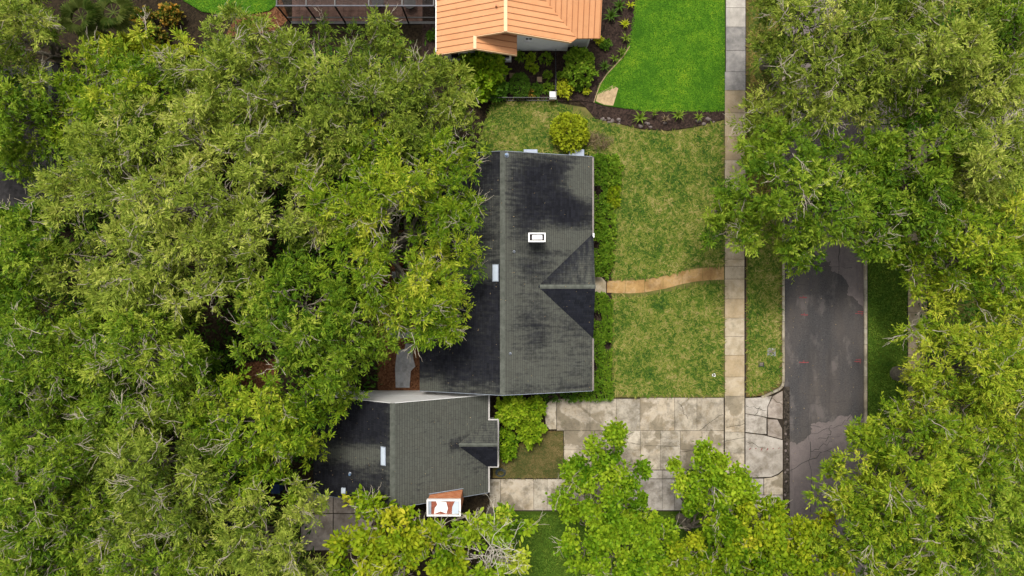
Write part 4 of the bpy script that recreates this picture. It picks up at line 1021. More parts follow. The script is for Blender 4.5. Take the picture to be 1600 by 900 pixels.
def leaf_mesh(C, Nn, n, L, W, spread, tint, broad=False, droop=0.0, flat=0.6, jit=0.18, tuft_var=0.05):
    """n leaves round every tuft centre C, growing along its normal Nn; returns verts, faces, tint"""
    k = len(C); c = np.repeat(C, n, 0); nn = np.repeat(Nn, n, 0); m = len(c)
    d = unit(nn*(1-spread)+unit(rng.normal(size=(m, 3)))*spread+UP*0.10)
    o = c+rng.normal(size=(m, 3))*jit
    ln = (L*(0.55+0.9*rng.random(m)))[:, None]; wd = (W*(0.7+0.6*rng.random(m)))[:, None]
    s = unit(np.cross(d, UP*flat+rng.normal(size=(m, 3))*0.45))
    nz = np.cross(s, d); nz *= np.where(nz[:, 2:] < 0, -1, 1)
    dn = np.zeros((m, 3)); dn[:, 2] = -droop
    tt = np.repeat(tint, n)+rng.normal(size=m)*tuft_var
    if broad:
        V = np.stack([o, o+d*ln*.3+s*wd*.42, o+d*ln*.72+s*wd*.40, o+d*ln+dn*ln, o+d*ln*.72-s*wd*.40, o+d*ln*.3-s*wd*.42], 1)
        V[:, (0, 3)] -= (nz*wd*.16)[:, None]
        i = np.arange(m)*6
        F = np.concatenate([np.stack([i, i+1, i+5], 1), np.stack([i+1, i+2, i+5], 1), np.stack([i+2, i+4, i+5], 1), np.stack([i+2, i+3, i+4], 1)]); v = 6
    else:
        V = np.stack([o, o+d*ln*.45+s*wd*.5, o+d*ln+dn*ln, o+d*ln*.45-s*wd*.5], 1)
        i = np.arange(m)*4
        F = np.concatenate([np.stack([i, i+1, i+2], 1), np.stack([i, i+2, i+3], 1)]); v = 4
    return V.reshape(-1, 3), F, np.repeat(tt, v)

def spray_mesh(C, Nn, nt, nl, Lt, L, W, tint, spread=0.62):
    """leafy twigs radiating from every tuft centre, small leaves along each twig"""
    k = len(C); m = k*nt
    c = np.repeat(C, nt, 0); nn = np.repeat(Nn, nt, 0)
    d = unit(nn*(1-spread)*1.1+unit(rng.normal(size=(m, 3)))*spread*1.25+UP*0.12)
    ln = Lt*(.55+.75*rng.random(m)); bend = rng.normal(size=(m, 3))*.16; bend[:, 2] -= .10
    tt = np.repeat(tint, nt)+rng.normal(size=m)*.10
    f = np.linspace(.2, 1.0, nl)[None, :, None]
    o = c[:, None]+d[:, None]*ln[:, None, None]*f+bend[:, None]*f*f*ln[:, None, None]
    tg = unit(d[:, None]+2*bend[:, None]*f)
    o = o.reshape(-1, 3); tg = tg.reshape(-1, 3); q = len(o)
    side = np.tile(np.where(np.arange(nl) % 2, 1.0, -1.0), m)[:, None]
    sv = unit(np.cross(tg, UP+rng.normal(size=(q, 3))*.35))
    ld = unit(tg*1.15+sv*side*.55+rng.normal(size=(q, 3))*.2)
    ll = (L*(.7+.6*rng.random(q)))[:, None]; lw = (W*(.75+.5*rng.random(q)))[:, None]
    s = unit(np.cross(ld, UP*.8+rng.normal(size=(q, 3))*.4))
    V = np.stack([o, o+ld*ll*.5+s*lw*.5, o+ld*ll, o+ld*ll*.5-s*lw*.5], 1).reshape(-1, 3)
    i = np.arange(q)*4
    F = np.concatenate([np.stack([i, i+1, i+2], 1), np.stack([i, i+2, i+3], 1)])
    return V, F, np.repeat(np.repeat(tt, nl)+rng.normal(size=q)*.04, 4)

def tubes(PT, R, sides=3):
    """PT (N,K,3), R (N,K): tapered tubes as one vert/face array"""
    Nn, K, _ = PT.shape
    t = np.empty_like(PT); t[:, 1:-1] = PT[:, 2:]-PT[:, :-2]; t[:, 0] = PT[:, 1]-PT[:, 0]; t[:, -1] = PT[:, -1]-PT[:, -2]; t = unit(t)
    ref = np.where(np.abs(t[..., 2:]) > .9, np.array([1., 0, 0]), np.array([0, 0, 1.]))
    a = unit(np.cross(t, ref)); b = np.cross(t, a)
    w = 2*np.pi*np.arange(sides)/sides
    V = PT[:, :, None]+(a[:, :, None]*np.cos(w)[None, None, :, None]+b[:, :, None]*np.sin(w)[None, None, :, None])*R[:, :, None, None]
    base = (np.arange(Nn)*K*sides)[:, None, None]; kk = (np.arange(K-1)*sides)[None, :, None]; ss = np.arange(sides)[None, None, :]; s2 = (ss+1) % sides
    F = np.stack([base+kk+ss, base+kk+s2, base+kk+sides+s2, base+kk+sides+ss], -1).reshape(-1, 4)
    return V.reshape(-1, 3), F

def curve_pts(A, B, K, amp, sag=0.0):
    t = np.linspace(0, 1, K)[None, :, None]; Pm = A[:, None]*(1-t)+B[:, None]*t
    L = np.linalg.norm(B-A, axis=1)[:, None, None]
    off = rng.normal(size=(len(A), K, 3))*amp*L; off[:, 0] = 0; off[:, -1] = 0
    Pm = Pm+off; Pm[..., 2] += (np.sin(t*np.pi)*sag*L)[..., 0]
    return Pm

def cat(parts):
    Vs, Fs, Ts, n = [], [], [], 0
    for (V, F), t in parts:
        Vs.append(V); Fs.append(F+n); n += len(V); Ts.append(np.full(len(V), t))
    return np.concatenate(Vs), np.concatenate(Fs), np.concatenate(Ts)

SPEC = {  # tuft spacing, leaves per tuft, leaf length, width, spread, broad, vertical squash, twig chance, twig material
    'oak': dict(sp=.76, cl=2.1, rc=.95, nt=7, nl=6, Lt=.58, L=.29, W=.082, spread=.60, broad=False, sq=.85, twig=.16, fan=.10, bark='bark'),
    'oak_lush': dict(sp=.76, cl=2.1, rc=.90, nt=7, nl=6, Lt=.52, L=.28, W=.095, spread=.62, broad=False, sq=.88, twig=.10, fan=.045, bark='bark'),
    'broad': dict(sp=.40, cl=1.25, rc=.56, n=22, L=.26, W=.20, spread=.66, broad=True, sq=.85, twig=.10, fan=.02, bark='bark'),
    'broad_big': dict(sp=.52, cl=1.3, rc=.75, n=17, L=.38, W=.22, spread=.66, broad=True, sq=.8, twig=.2, fan=.07, bark='bark'),
}

STANDS = {  # where each trunk meets the ground (photograph pixels), where it is not below the middle of its crown
    'dark green oak overhanging sidewalk and lawn at the street edge': (1195, 325),
    'oak across the top of the street over the amber verge': (1195, 100),
    'pale olive oak across the street at the top': (1390, 95),
    'green oak in the top right corner': (1490, 90),
    'shaded green oak in the middle of the right canopy': (1388, 290),
    'olive oak at the right edge above the yellow tree': (1480, 270),
    'yellow-green tree at the right edge above the shaded sidewalk': (1472, 415),
    'bright yellow tree on the right below the far sidewalk gap': (1400, 583),
    'large yellow-green tree leaning over the lower street': (1388, 715),
    'green tree in the bottom right corner': (1480, 760),
    'oak overhanging the house roof past the skylight': (625, 385),
    'yellow-olive oak below the garage pad with pale forks': (455, 805),
    'bright green tree in front of the driveway slabs': (945, 812),
    'bright green tree with open crown beside the sidewalk crossing': (1062, 808),
    'dense bright yellow-green tree at the bottom of the street': (1112, 860),
}

def tree(label, cx, cy, r, zc, species, mat, nl=7, lobes=None, group=None, tint0=0.5, name='oak_tree', gaps=(), thin=1.0):
    """cx, cy, r in photograph pixels at crown height zc (metres); lobes = explicit (px, py, r_px, z)"""
    sp = SPEC[species]
    if lobes is None:
        lobes = [(cx, cy, r*.52, zc+1.0)]
        a0 = random.random()*6.28
        for i in range(nl-1):
            a = a0+i*2*math.pi/(nl-1)+random.uniform(-.3, .3); q = r*random.uniform(.55, .68)
            lobes.append((cx+q*math.cos(a), cy+q*math.sin(a), r*random.uniform(.34, .46), zc-random.uniform(-.3, 2.4)))
    Lb = []
    for (px, py, rp, z) in lobes:
        x, y, _ = P(px, py, z); Lb.append((x, y, z, rp*S*(H-z)/H))
    Lb = np.array(Lb)
    w = Lb[:, 3]**2; base = np.array([(Lb[:, 0]*w).sum()/w.sum(), (Lb[:, 1]*w).sum()/w.sum(), 0.0])
    if label in STANDS: base = np.array(P(*STANDS[label], 0.0))
    t = thing(name, tuple(base), label, 'tree', group)
    # tufts
    Cs, Ns, Ts, own = [], [], [], []
    for li, (x, y, z, R) in enumerate(Lb):
        rc = min(sp['rc'], R*.55); ncl = max(3, int(sp['cl']*thin*(R/rc)**2))
        cd = unit(rng.normal(size=(ncl*3, 3))); cd = cd[cd[:, 2] > -.1][:ncl]
        cc = np.array([x, y, z])+cd*(R*rng.uniform(.62, .98, len(cd)))[:, None]*np.array([1, 1, sp['sq']])
        cr = rc*rng.uniform(.65, 1.25, len(cd)); ct = rng.normal(size=len(cd))*(.15 if 'nt' in sp else .2)
        k = max(4, int(2*math.pi*rc*rc/sp['sp']**2))
        dv = unit(rng.normal(size=(len(cd)*k, 3))+np.repeat(cd, k, 0)*.55+UP*.35)
        c = np.repeat(cc, k, 0)+dv*(np.repeat(cr, k)*rng.uniform(.72, 1.05, len(dv)))[:, None]*np.array([1, 1, .8])
        tn = np.repeat(ct, k)
        inner = rng.random(len(c)) < (.2 if 'nt' in sp else .06)
        c[inner] = np.array([x, y, z-.2*R])+np.repeat(cd, k, 0)[inner]*(R*rng.uniform(.35, .7, inner.sum()))[:, None]*np.array([1, 1, sp['sq']*.8])
        keep = np.ones(len(c), bool)
        for lj, (x2, y2, z2, R2) in enumerate(Lb):
            if lj == li: continue
            q = (c-np.array([x2, y2, z2]))/np.array([R2, R2, R2*sp['sq']]); keep &= np.linalg.norm(q, axis=1) > .66
        for (gx, gy, gr) in gaps:
            k = (H-c[:, 2])/H*S; ppx = 800+c[:, 0]/k; ppy = 450-c[:, 1]/k; keep &= np.hypot(ppx-gx, ppy-gy) > gr
        c = c[keep]; dv = dv[keep]; tn = tn[keep]
        Cs.append(c); Ns.append(unit(dv*.75+UP*.35)); own.append(np.full(len(c), li))
        Ts.append(tint0+.08*rng.normal(size=len(c))+tn+random.uniform(-.08, .08))
    C = np.concatenate(Cs); Nn = np.concatenate(Ns); T = np.clip(np.concatenate(Ts), .05, 1.0); own = np.concatenate(own)
    if 'nt' in sp: V, F, tt = spray_mesh(C, Nn, sp['nt'], sp['nl'], sp['Lt'], sp['L'], sp['W'], T, sp['spread'])
    else: V, F, tt = leaf_mesh(C, Nn, sp['n'], sp['L'], sp['W'], sp['spread'], T, sp['broad'])
    np_obj('crown', V, F, M[mat], t, tint=tt)
    # trunk
    zmin = Lb[:, 2].min(); fork = base+np.array([0, 0, max(1.6, zmin*.42)]); tr = .16+.055*math.sqrt(w.sum())
    V, F = tubes(np.array([[base+[0, 0, -.1], base+[.02, 0, .5], base+[.1, .05, fork[2]*.6], fork, fork+[0, 0, .5]]]), np.array([[tr*1.25, tr*1.05, tr, tr*.95, tr*.6]]), 10)
    np_obj('trunk', V, F, M['dark_bark' if species == 'x' else sp['bark']], t, smooth=True)
    # limbs with their branches and twigs
    for li, (x, y, z, R) in enumerate(Lb):
        tip = np.array([x, y, z+R*.12]); parts = []
        main = curve_pts(fork[None], tip[None], 7, .035, .10)
        r0 = max(.06, .06*R); parts.append((tubes(main, np.linspace(min(tr*.7, r0*1.8), r0*.5, 7)[None], 6), 0.0))
        mine = C[own == li]; mn = Nn[own == li]
        if len(mine):
            sel = rng.random(len(mine)) < .16; e = mine[sel]-mn[sel]*.15
            if len(e):
                s0 = main[0, 3+rng.integers(0, 4, len(e))]
                parts.append((tubes(curve_pts(s0, e, 5, .06, .05), np.linspace(.045, .018, 5)[None].repeat(len(e), 0), 4), 0.15))
            sel = rng.random(len(mine)) < sp['twig']; c = mine[sel]; cn = mn[sel]
            for _ in range(1):
                if not len(c): break
                dr = unit(rng.normal(size=c.shape)*np.array([1, 1, .35])+cn*.35); Lw = (.35+.5*rng.random(len(c)))[:, None]
                a = c-dr*Lw*.6-cn*.05; b = c+dr*Lw*.8+cn*.16
                parts.append((tubes(curve_pts(a, b, 5, .10, .05), np.linspace(.022, .010, 5)[None].repeat(len(c), 0), 3), 0.6))
            sel = rng.random(len(mine)) < sp['fan']; c = mine[sel]; cn = mn[sel]
            if len(c):   # bare crooked forks standing out of the leaves
                out = unit(cn*np.array([1, 1, .3])+rng.normal(size=c.shape)*.6)
                a = c-out*.7; hub = c+cn*.16
                parts.append((tubes(curve_pts(a, hub, 4, .06), np.linspace(.030, .022, 4)[None].repeat(len(c), 0), 4), 0.8))
                for _ in range(4):
                    dr = unit(out+rng.normal(size=c.shape)*np.array([.6, .6, .25])); e2 = hub+dr*(.5+.6*rng.random((len(c), 1)))+cn*.1
                    parts.append((tubes(curve_pts(hub, e2, 4, .09), np.linspace(.023, .012, 4)[None].repeat(len(c), 0), 3), 1.0))
                    e3 = e2+unit(dr+rng.normal(size=c.shape)*.5)*.35
                    parts.append((tubes(curve_pts(e2-dr*.25, e3, 3, .08), np.linspace(.017, .009, 3)[None].repeat(len(c), 0), 3), 1.0))
        V, F, tw = cat(parts); np_obj('limb', V, F, M[sp['bark']], t, tint=tw)
    return t

GA = 'oaks in the dense wood behind the house'
GB = 'oaks shading the street'
# canopy west of the house
tree('grey-green oak in the top corner left of the palms', 28, 55, 84, 9.0, 'oak', 'oak_olive', 7, group=GA, tint0=.5, gaps=((30,125,14),(140,30,42)))
tree('green oak over the dark roof at the left edge', 30, 190, 88, 8.2, 'oak_lush', 'oak_green', 7, group=GA, tint0=.5, gaps=((88,158,17),(12,285,16),(45,215,6)))
tree('yellow-green oak just below the palms and golden shrub', 205, 165, 112, 9.0, 'oak', 'oak_yellow', 8, group=GA, tint0=.6, gaps=((88,158,17),(255,66,24),(215,72,18),(290,92,22),(160,22,44)))
tree('olive oak below the round lawn and screened patio', 375, 130, 108, 9.4, 'oak', 'oak_olive', 8, group=GA, tint0=.5)
tree('olive oak covering the front of the screened patio', 545, 135, 118, 9.2, 'oak', 'oak_olive', 9, group=GA, tint0=.46,
     lobes=[(530,150,62,10.2),(478,85,44,8.8),(575,75,40,8.6),(625,110,46,8.6),(660,160,38,7.6),(600,190,52,9.2),(460,165,50,9.4),(500,230,48,9.0),(555,230,45,8.8),(640,225,32,7.4)])
tree('low olive oak reaching over the grass behind the ridge end', 700, 190, 60, 6.6, 'oak', 'oak_olive', 6, group=GA, tint0=.45,
     lobes=[(690,132,34,6.8),(735,190,36,6.4),(690,205,34,6.8),(650,185,34,7.2),(712,155,28,6.2)])
tree('largest yellow-olive oak with bare twigs in the middle of the wood', 290, 325, 178, 10.6, 'oak', 'oak_olive', 13, group=GA, tint0=.62,
     lobes=[(290,330,80,11.6),(170,270,66,10.4),(120,330,52,9.6),(230,230,62,10.6),(330,220,60,10.4),(420,280,60,10.4),(400,380,66,10.6),(310,430,66,10.2),(210,420,64,10.2),(130,410,50,9.2),(480,340,45,9.6),(470,240,44,9.6)])
tree('oak overhanging the house roof past the skylight', 615, 345, 140, 9.4, 'oak', 'oak_yellow', 10, group=GA, tint0=.5,
     lobes=[(610,330,66,10.4),(700,360,50,8.4),(730,355,36,7.6),(690,290,44,8.6),(700,425,40,7.8),(645,450,52,9.0),(560,420,56,9.8),(540,300,56,9.8),(600,255,48,9.2),(660,510,44,7.8),(690,480,34,7.4),(700,262,38,7.8)],
     gaps=((640,420,9),(586,448,8)))
tree('green oak between the largest oak and the patio slab', 490, 500, 110, 9.0, 'oak_lush', 'oak_green', 8, group=GA, tint0=.55,
     lobes=[(480,480,60,9.8),(550,500,48,8.8),(575,560,36,7.4),(520,560,50,8.8),(440,540,52,9.0),(430,450,52,9.6),(585,480,32,7.6),(545,600,24,6.4)], gaps=((400,590,16),(608,508,10)))
tree('dark green oak at the left edge below the dark roof', 40, 400, 98, 8.4, 'oak_lush', 'oak_green', 8, group=GA, tint0=.48)
tree('green oak below the left-edge oaks with pale twigs', 55, 560, 110, 9.0, 'oak', 'oak_green', 9, group=GA, tint0=.46)
tree('olive-green oak left of the reddish gap in the canopy', 225, 560, 125, 9.2, 'oak', 'oak_green', 10, group=GA, tint0=.6, gaps=((400,590,14),))
tree('green oak right of the reddish gap beside the garage roof', 425, 660, 100, 8.6, 'oak_lush', 'oak_yellow', 8, group=GA, tint0=.46,
     lobes=[(420,650,60,9.4),(350,640,46,8.8),(480,620,42,8.0),(490,680,30,7.0),(440,725,44,8.2),(380,720,46,8.8),(505,630,24,6.6)], gaps=((400,590,14),(430,764,11)))
tree('green oak with bare pale forks near the bottom left corner', 80, 750, 130, 9.4, 'oak', 'oak_green', 10, group=GA, tint0=.52)
tree('olive-green oak in the lower wood with many white twigs', 255, 720, 120, 9.8, 'oak', 'oak_olive', 10, group=GA, tint0=.44)
tree('yellow-olive oak below the garage pad with pale forks', 425, 830, 95, 8.6, 'oak', 'oak_olive', 8, group=GA, tint0=.58,
     lobes=[(420,830,56,9.4),(350,850,46,8.8),(470,790,40,7.8),(470,865,40,7.8),(400,890,46,8.6),(345,790,40,8.6),(500,905,30,6.8)], gaps=((430,764,9),(351,829,7),(528,806,27)))
tree('green oak cut by the bottom edge left of the yellow-olive oak', 250, 880, 110, 8.8, 'oak', 'oak_green', 9, group=GA, tint0=.55)
tree('green oak in the bottom left corner', 60, 900, 110, 8.4, 'oak_lush', 'oak_green', 8, group=GA, tint0=.5)
# street trees
tree('oak across the top of the street over the amber verge', 1290, 90, 135, 9.2, 'oak', 'oak_olive', 10, group=GB, tint0=.46,
     lobes=[(1300,60,60,10.2),(1240,40,44,8.8),(1225,110,42,8.4),(1280,130,48,9.2),(1370,60,54,10.0),(1330,10,50,9.6),(1370,110,40,9.2),(1240,170,38,7.8),(1195,180,30,6.6),(1210,-10,40,8.0),(1205,70,28,7.0),(1400,30,44,9.4),(1350,160,26,7.8),(1265,95,40,8.0),(1185,225,26,6.4),(1312,150,32,8.0),(1335,110,34,8.6)], gaps=((1312,205,8),))
tree('dark green oak overhanging sidewalk and lawn at the street edge', 1220, 300, 125, 8.6, 'oak_lush', 'oak_green', 10, group=GB, tint0=.55,
     lobes=[(1230,290,60,9.6),(1165,315,46,8.2),(1115,330,32,6.8),(1150,365,34,7.0),(1210,230,42,8.4),(1290,330,52,8.8),(1330,320,42,8.2),(1260,380,34,7.4),(1245,400,22,6.4),(1345,370,34,7.4),(1290,245,38,8.2),(1205,345,40,8.2),(1340,240,26,7.2),(1350,285,32,7.6)], gaps=((1312,205,9),))
tree('pale olive oak across the street at the top', 1460, 90, 115, 9.6, 'oak', 'oak_olive', 9, group=GB, tint0=.55, gaps=((1372,178,15),(1545,190,9)))
tree('green oak in the top right corner', 1580, 60, 85, 9.0, 'oak_lush', 'oak_green', 7, group=GB, tint0=.5, gaps=((1590,58,9),))
tree('shaded green oak in the middle of the right canopy', 1425, 270, 90, 8.0, 'oak_lush', 'oak_green', 8, group=GB, tint0=.5,
     lobes=[(1420,260,46,8.8),(1380,250,30,7.8),(1440,320,46,8.4),(1390,320,40,8.0),(1470,220,40,8.6),(1360,360,28,7.0),(1400,200,36,7.6),(1370,295,32,7.0),(1420,365,34,7.2),(1430,160,36,8.2)], gaps=((1372,178,14),(1450,230,10)))
tree('olive oak at the right edge above the yellow tree', 1545, 240, 90, 9.0, 'oak', 'oak_olive', 8, group=GB, tint0=.55, gaps=((1545,190,9),(1515,220,9)))
tree('yellow-green tree at the right edge above the shaded sidewalk', 1510, 390, 92, 7.8, 'oak_lush', 'oak_yellow', 8, group=GB, tint0=.6,
     lobes=[(1520,380,52,8.6),(1570,360,44,8.4),(1480,420,34,7.4),(1560,440,46,8.0),(1500,350,36,8.0),(1590,470,40,7.6),(1470,365,28,7.4),(1442,405,28,6.6),(1420,392,22,6.0),(1470,470,26,6.6),(1440,430,20,6.2),(1395,385,18,5.8)], gaps=((1434,482,17),))
tree('bright yellow tree on the right below the far sidewalk gap', 1520, 570, 105, 8.6, 'oak', 'oak_yellow', 9, group=GB, tint0=.68,
     lobes=[(1520,570,58,9.4),(1465,570,40,8.2),(1570,530,50,8.8),(1580,610,50,8.8),(1500,640,48,8.6),(1440,630,32,7.2),(1560,670,46,8.4),(1505,510,34,7.4),(1445,532,30,6.8),(1425,660,30,6.6),(1430,590,22,6.2),(1400,700,24,6.4)])
tree('large yellow-green tree leaning over the lower street', 1415, 745, 135, 8.8, 'oak_lush', 'oak_yellow', 11, group=GB, tint0=.56,
     lobes=[(1420,740,64,9.8),(1340,740,44,8.0),(1310,760,32,7.0),(1380,680,42,8.4),(1450,670,48,9.0),(1490,740,54,9.2),(1350,810,50,8.4),(1430,820,58,9.0),(1310,840,36,7.2),(1380,880,52,8.2),(1460,890,52,8.6)])
tree('green tree in the bottom right corner', 1560, 810, 100, 8.4, 'oak_lush', 'oak_green', 9, group=GB, tint0=.62)
# bright broad-leaved trees around the driveway
GC = 'bright broad-leaved trees along the driveway'
tree('bright green tree in front of the driveway slabs', 940, 750, 80, 6.0, 'broad', 'bright', 9, group=GC, tint0=.47, name='broadleaf_tree',
     lobes=[(945,700,26,6.6),(920,730,24,6.4),(955,690,20,6.4),(890,765,26,6.2),(935,775,30,6.8),(985,745,24,6.0),(905,745,20,6.2),(975,790,24,6.0),(880,800,20,5.4),(940,810,26,6.0),(1000,800,16,5.2)])
tree('bright green tree with open crown beside the sidewalk crossing', 1110, 755, 70, 6.0, 'broad', 'bright', 8, group=GC, tint0=.47, name='broadleaf_tree',
     lobes=[(1110,730,26,6.6),(1070,755,22,6.2),(1125,765,28,6.6),(1155,760,24,6.2),(1090,735,18,6.2),(1150,795,24,6.0),(1080,775,18,5.8),(1062,735,14,5.6)])
tree('dense bright yellow-green tree at the bottom of the street', 1150, 850, 110, 6.8, 'broad', 'lime_yellow', 10, group=GC, tint0=.36, name='broadleaf_tree',
     lobes=[(1120,840,40,7.6),(1180,830,38,7.4),(1225,840,34,7.0),(1260,820,28,6.4),(1080,860,32,7.0),(1150,880,40,7.4),(1215,885,38,7.0),(1265,860,30,6.6),(1060,890,30,6.6),(1195,795,22,6.4),(1300,890,24,6.2),(1110,895,34,7.0)])
tree('bright green tree at the bottom edge below the small bench', 955, 855, 90, 6.4, 'broad', 'bright', 9, group=GC, tint0=.42, name='broadleaf_tree',
     lobes=[(930,830,28,6.8),(975,840,32,7.0),(910,855,26,6.4),(1000,870,32,6.6),(955,885,34,6.8),(1030,850,24,6.0),(1035,825,14,5.4),(1040,895,26,6.0)])
tree('yellow large-leaved tree at the garage gable end', 620, 850, 110, 6.4, 'broad_big', 'lime_yellow', 10, group=GC, tint0=.5, name='broadleaf_tree',
     lobes=[(620,840,44,7.2),(580,820,34,6.6),(650,815,30,6.6),(560,870,40,6.6),(630,895,44,7.0),(690,860,38,6.6),(680,830,26,6.2),(550,800,18,5.6),(740,890,34,6.0)], gaps=((528,806,27),(694,786,36)))
tree('sparse yellow-green tree with bare branches beside the brick chimney', 770, 850, 70, 5.6, 'broad_big', 'bright', 7, group=GC, tint0=.62, name='broadleaf_tree', thin=.7,
     lobes=[(760,830,28,6.2),(790,820,22,5.8),(730,815,22,5.8),(775,870,34,6.0),(812,815,16,5.2),(725,850,24,5.8)], gaps=((694,786,38),))

# bare pale branches
def bare_tree(label, px, py, z0, arms, name='bare_tree'):
    b = P(px, py, 0); t = thing(name, (b[0], b[1], 0), label, 'tree')
    top = np.array([b[0], b[1], z0]); tb = MB().tube([(b[0], b[1], -.1), (b[0]+.05, b[1], z0*.5), tuple(top)], [.22, .16, .12], 8).build('trunk', M['bark'], t, smooth=True)
    def grow(m, p, d, L, r, depth):
        pts = [Vector(p)]; dd = Vector(d).normalized(); n = 4
        for i in range(n):
            dd = (dd+Vector((random.gauss(0, .22), random.gauss(0, .22), random.gauss(0, .12)+.03))).normalized(); pts.append(pts[-1]+dd*L/n)
        m.tube(pts, [r*(1-.45*i/n) for i in range(n+1)], 5 if depth > 1 else 4)
        if depth > 0:
            for k in range(random.choice((2, 3, 3))):
                q = pts[random.choice((2, 3, 4, 4))]; e = (dd+Vector((random.gauss(0, .6), random.gauss(0, .6), random.gauss(0, .25)))).normalized()
                grow(m, q, e, L*random.uniform(.4, .6), r*.62, depth-1)
    for (ax, ay, az) in arms:
        tgt = Vector(P(ax, ay, az)); m = MB(); v = tgt-Vector(top); grow(m, top, v, v.length*.68, .038, 3); m.build('limb', M['pale_bark'], t)
bare_tree('leafless pale-branched tree between brick chimney and lower lawn', 765, 845, 5.6, [(738,788,7.2),(762,785,7.4),(785,800,7.2),(822,835,7.2),(805,870,7.6),(765,890,7.6),(735,805,7.6),(822,855,7.3),(790,870,8.0),(750,820,7.6)])
bare_tree('small leafless pale tree among the yellow large leaves', 625, 880, 5.6, [(600,850,7.6),(640,865,7.8),(655,880,7.6),(610,880,7.9)])

# undergrowth below the oaks
def undergrowth(label, poly, n, zlo, zhi, mat, holes):
    q = pts_in(pp(poly, 2.0), n)
    keep = np.ones(n, bool)
    for (x0, x1, y0, y1) in holes:
        a, b = P(x0, y1, 2.0), P(x1, y0, 2.0); keep &= ~((q[:, 0] > a[0]) & (q[:, 0] < b[0]) & (q[:, 1] > a[1]) & (q[:, 1] < b[1]))
    q = q[keep]; z = zlo+(zhi-zlo)*rng.random(len(q))**1.4
    dens = np.sin(q[:, 0]*.9)*np.cos(q[:, 1]*.8+1)+.5*np.sin(q[:, 0]*2.1+q[:, 1]*1.7); keep = dens > -.55; q = q[keep]; z = z[keep]
    C = np.c_[q, z]; Nn = np.tile(UP, (len(C), 1))
    V, F, tt = leaf_mesh(C, Nn, 7, .42, .17, .75, np.clip(.5+.18*rng.normal(size=len(C)), .05, 1), False, jit=.3)
    return tag(np_obj('undergrowth', V, F, M[mat], tint=tt), label, 'undergrowth', kind='stuff')
undergrowth('dark green undergrowth on the ground below the oaks behind the house', [(0,60),(90,110),(320,70),(640,60),(680,240),(640,470),(585,600),(470,760),(470,900),(-20,920),(-20,60)], 5200, .3, 2.6, 'hedge_dark', [(-60,118,90,340),(370,440,560,626),(585,700,480,640),(405,455,745,785),(335,365,815,845)])
undergrowth('dark green undergrowth below the oaks across the street', [(1455,-20),(1620,-20),(1620,920),(1455,920)], 1500, .3, 2.0, 'hedge_dark', [(1440,1640,150,240)])

# shrubs
def shrub(label, px, py, rx, ry, h, mat, n=None, L=.13, W=.08, boxy=1.0, lump=.12, broad=True, tint0=.5, name='shrub', cat_='shrub', group=None, z0=.09, dens=150, spread=.55):
    x, y, _ = P(px, py, h*.6); RX, RY = rx*S*.97, ry*S*.97
    t = thing(name, (x, y, z0), label, cat_, group)
    A_ = 4*(RX*RY)+3*(RX+RY)*h; dens = dens*(2.2 if 'hedge' in name else 1.25); n = n or int(A_*dens/5)
    dv = unit(rng.normal(size=(n, 3))); dv[:, 2] = np.abs(dv[:, 2])*1.1-.15
    e = boxy; q = np.sign(dv)*np.abs(dv)**e; sc = 1.0/np.maximum((np.abs(q)**(2/e)).sum(1)**(e/2), 1e-6)
    q = q*sc[:, None]
    lm = 1+lump*(np.sin(q[:, 0]*6.1*max(1, RX)+px)*np.cos(q[:, 1]*5.3*max(1, RY)+py)+.6*np.sin(q[:, 0]*13*max(1, RX)+q[:, 1]*11*max(1, RY)))
    q = q*lm[:, None]*(.86+.16*rng.random((n, 1)))
    C = np.array([x, y, z0+h*.42])+q*np.array([RX, RY, h*.58])
    if boxy < .7:      # clipped hedge: even cover over top and sides
        u = rng.uniform(-1, 1, (n, 3)); face = rng.random(n)
        top = face < .6; sx = (face >= .6) & (face < .8); sy = face >= .8
        q = u.copy(); q[top, 2] = 1; q[sx, 0] = np.sign(u[sx, 0]); q[sy, 1] = np.sign(u[sy, 1])
        wv = 1+.07*np.sin(u[:, 1]*RY*2.3+px)+.05*np.sin(u[:, 1]*RY*5.1+u[:, 0]*3)
        C = np.array([x, y, z0+h*.5])+q*np.array([RX, RY, h*.5])*np.stack([wv, np.ones(n), .86+.14*wv], 1)+rng.normal(size=(n, 3))*.05
        pk_ = np.sin(C[:, 1]*3.1+px)+np.sin(C[:, 1]*1.3+C[:, 0]*4.0)*.8 > -1.15; C = C[pk_]; q = q[pk_]; n = len(C)
        C[:, 2] += .13*np.sin(C[:, 1]*5.2+px)*np.sin(C[:, 0]*6.1+py)+.07*np.sin(C[:, 1]*11+C[:, 0]*9)
    V, F, tt = leaf_mesh(C, unit(q*np.array([1, 1, 1.4])+UP*.2), 5, L, W, spread, np.clip(tint0+.14*rng.normal(size=n), .05, 1), broad, jit=.035)
    np_obj('foliage', V, F, M[mat], t, tint=tt)
    k = 7; ends = np.array([x, y, z0+h*.45])+rng.normal(size=(k, 3))*np.array([RX*.45, RY*.45, h*.12])
    V, F = tubes(curve_pts(np.repeat(np.array([[x, y, z0-.05]]), k, 0)+rng.normal(size=(k, 3))*np.array([RX*.15, RY*.15, 0]), ends, 4, .06), np.linspace(.03, .012, 4)[None].repeat(k, 0), 4)
    np_obj('stem', V, F, M['dark_bark'], t)
    return t

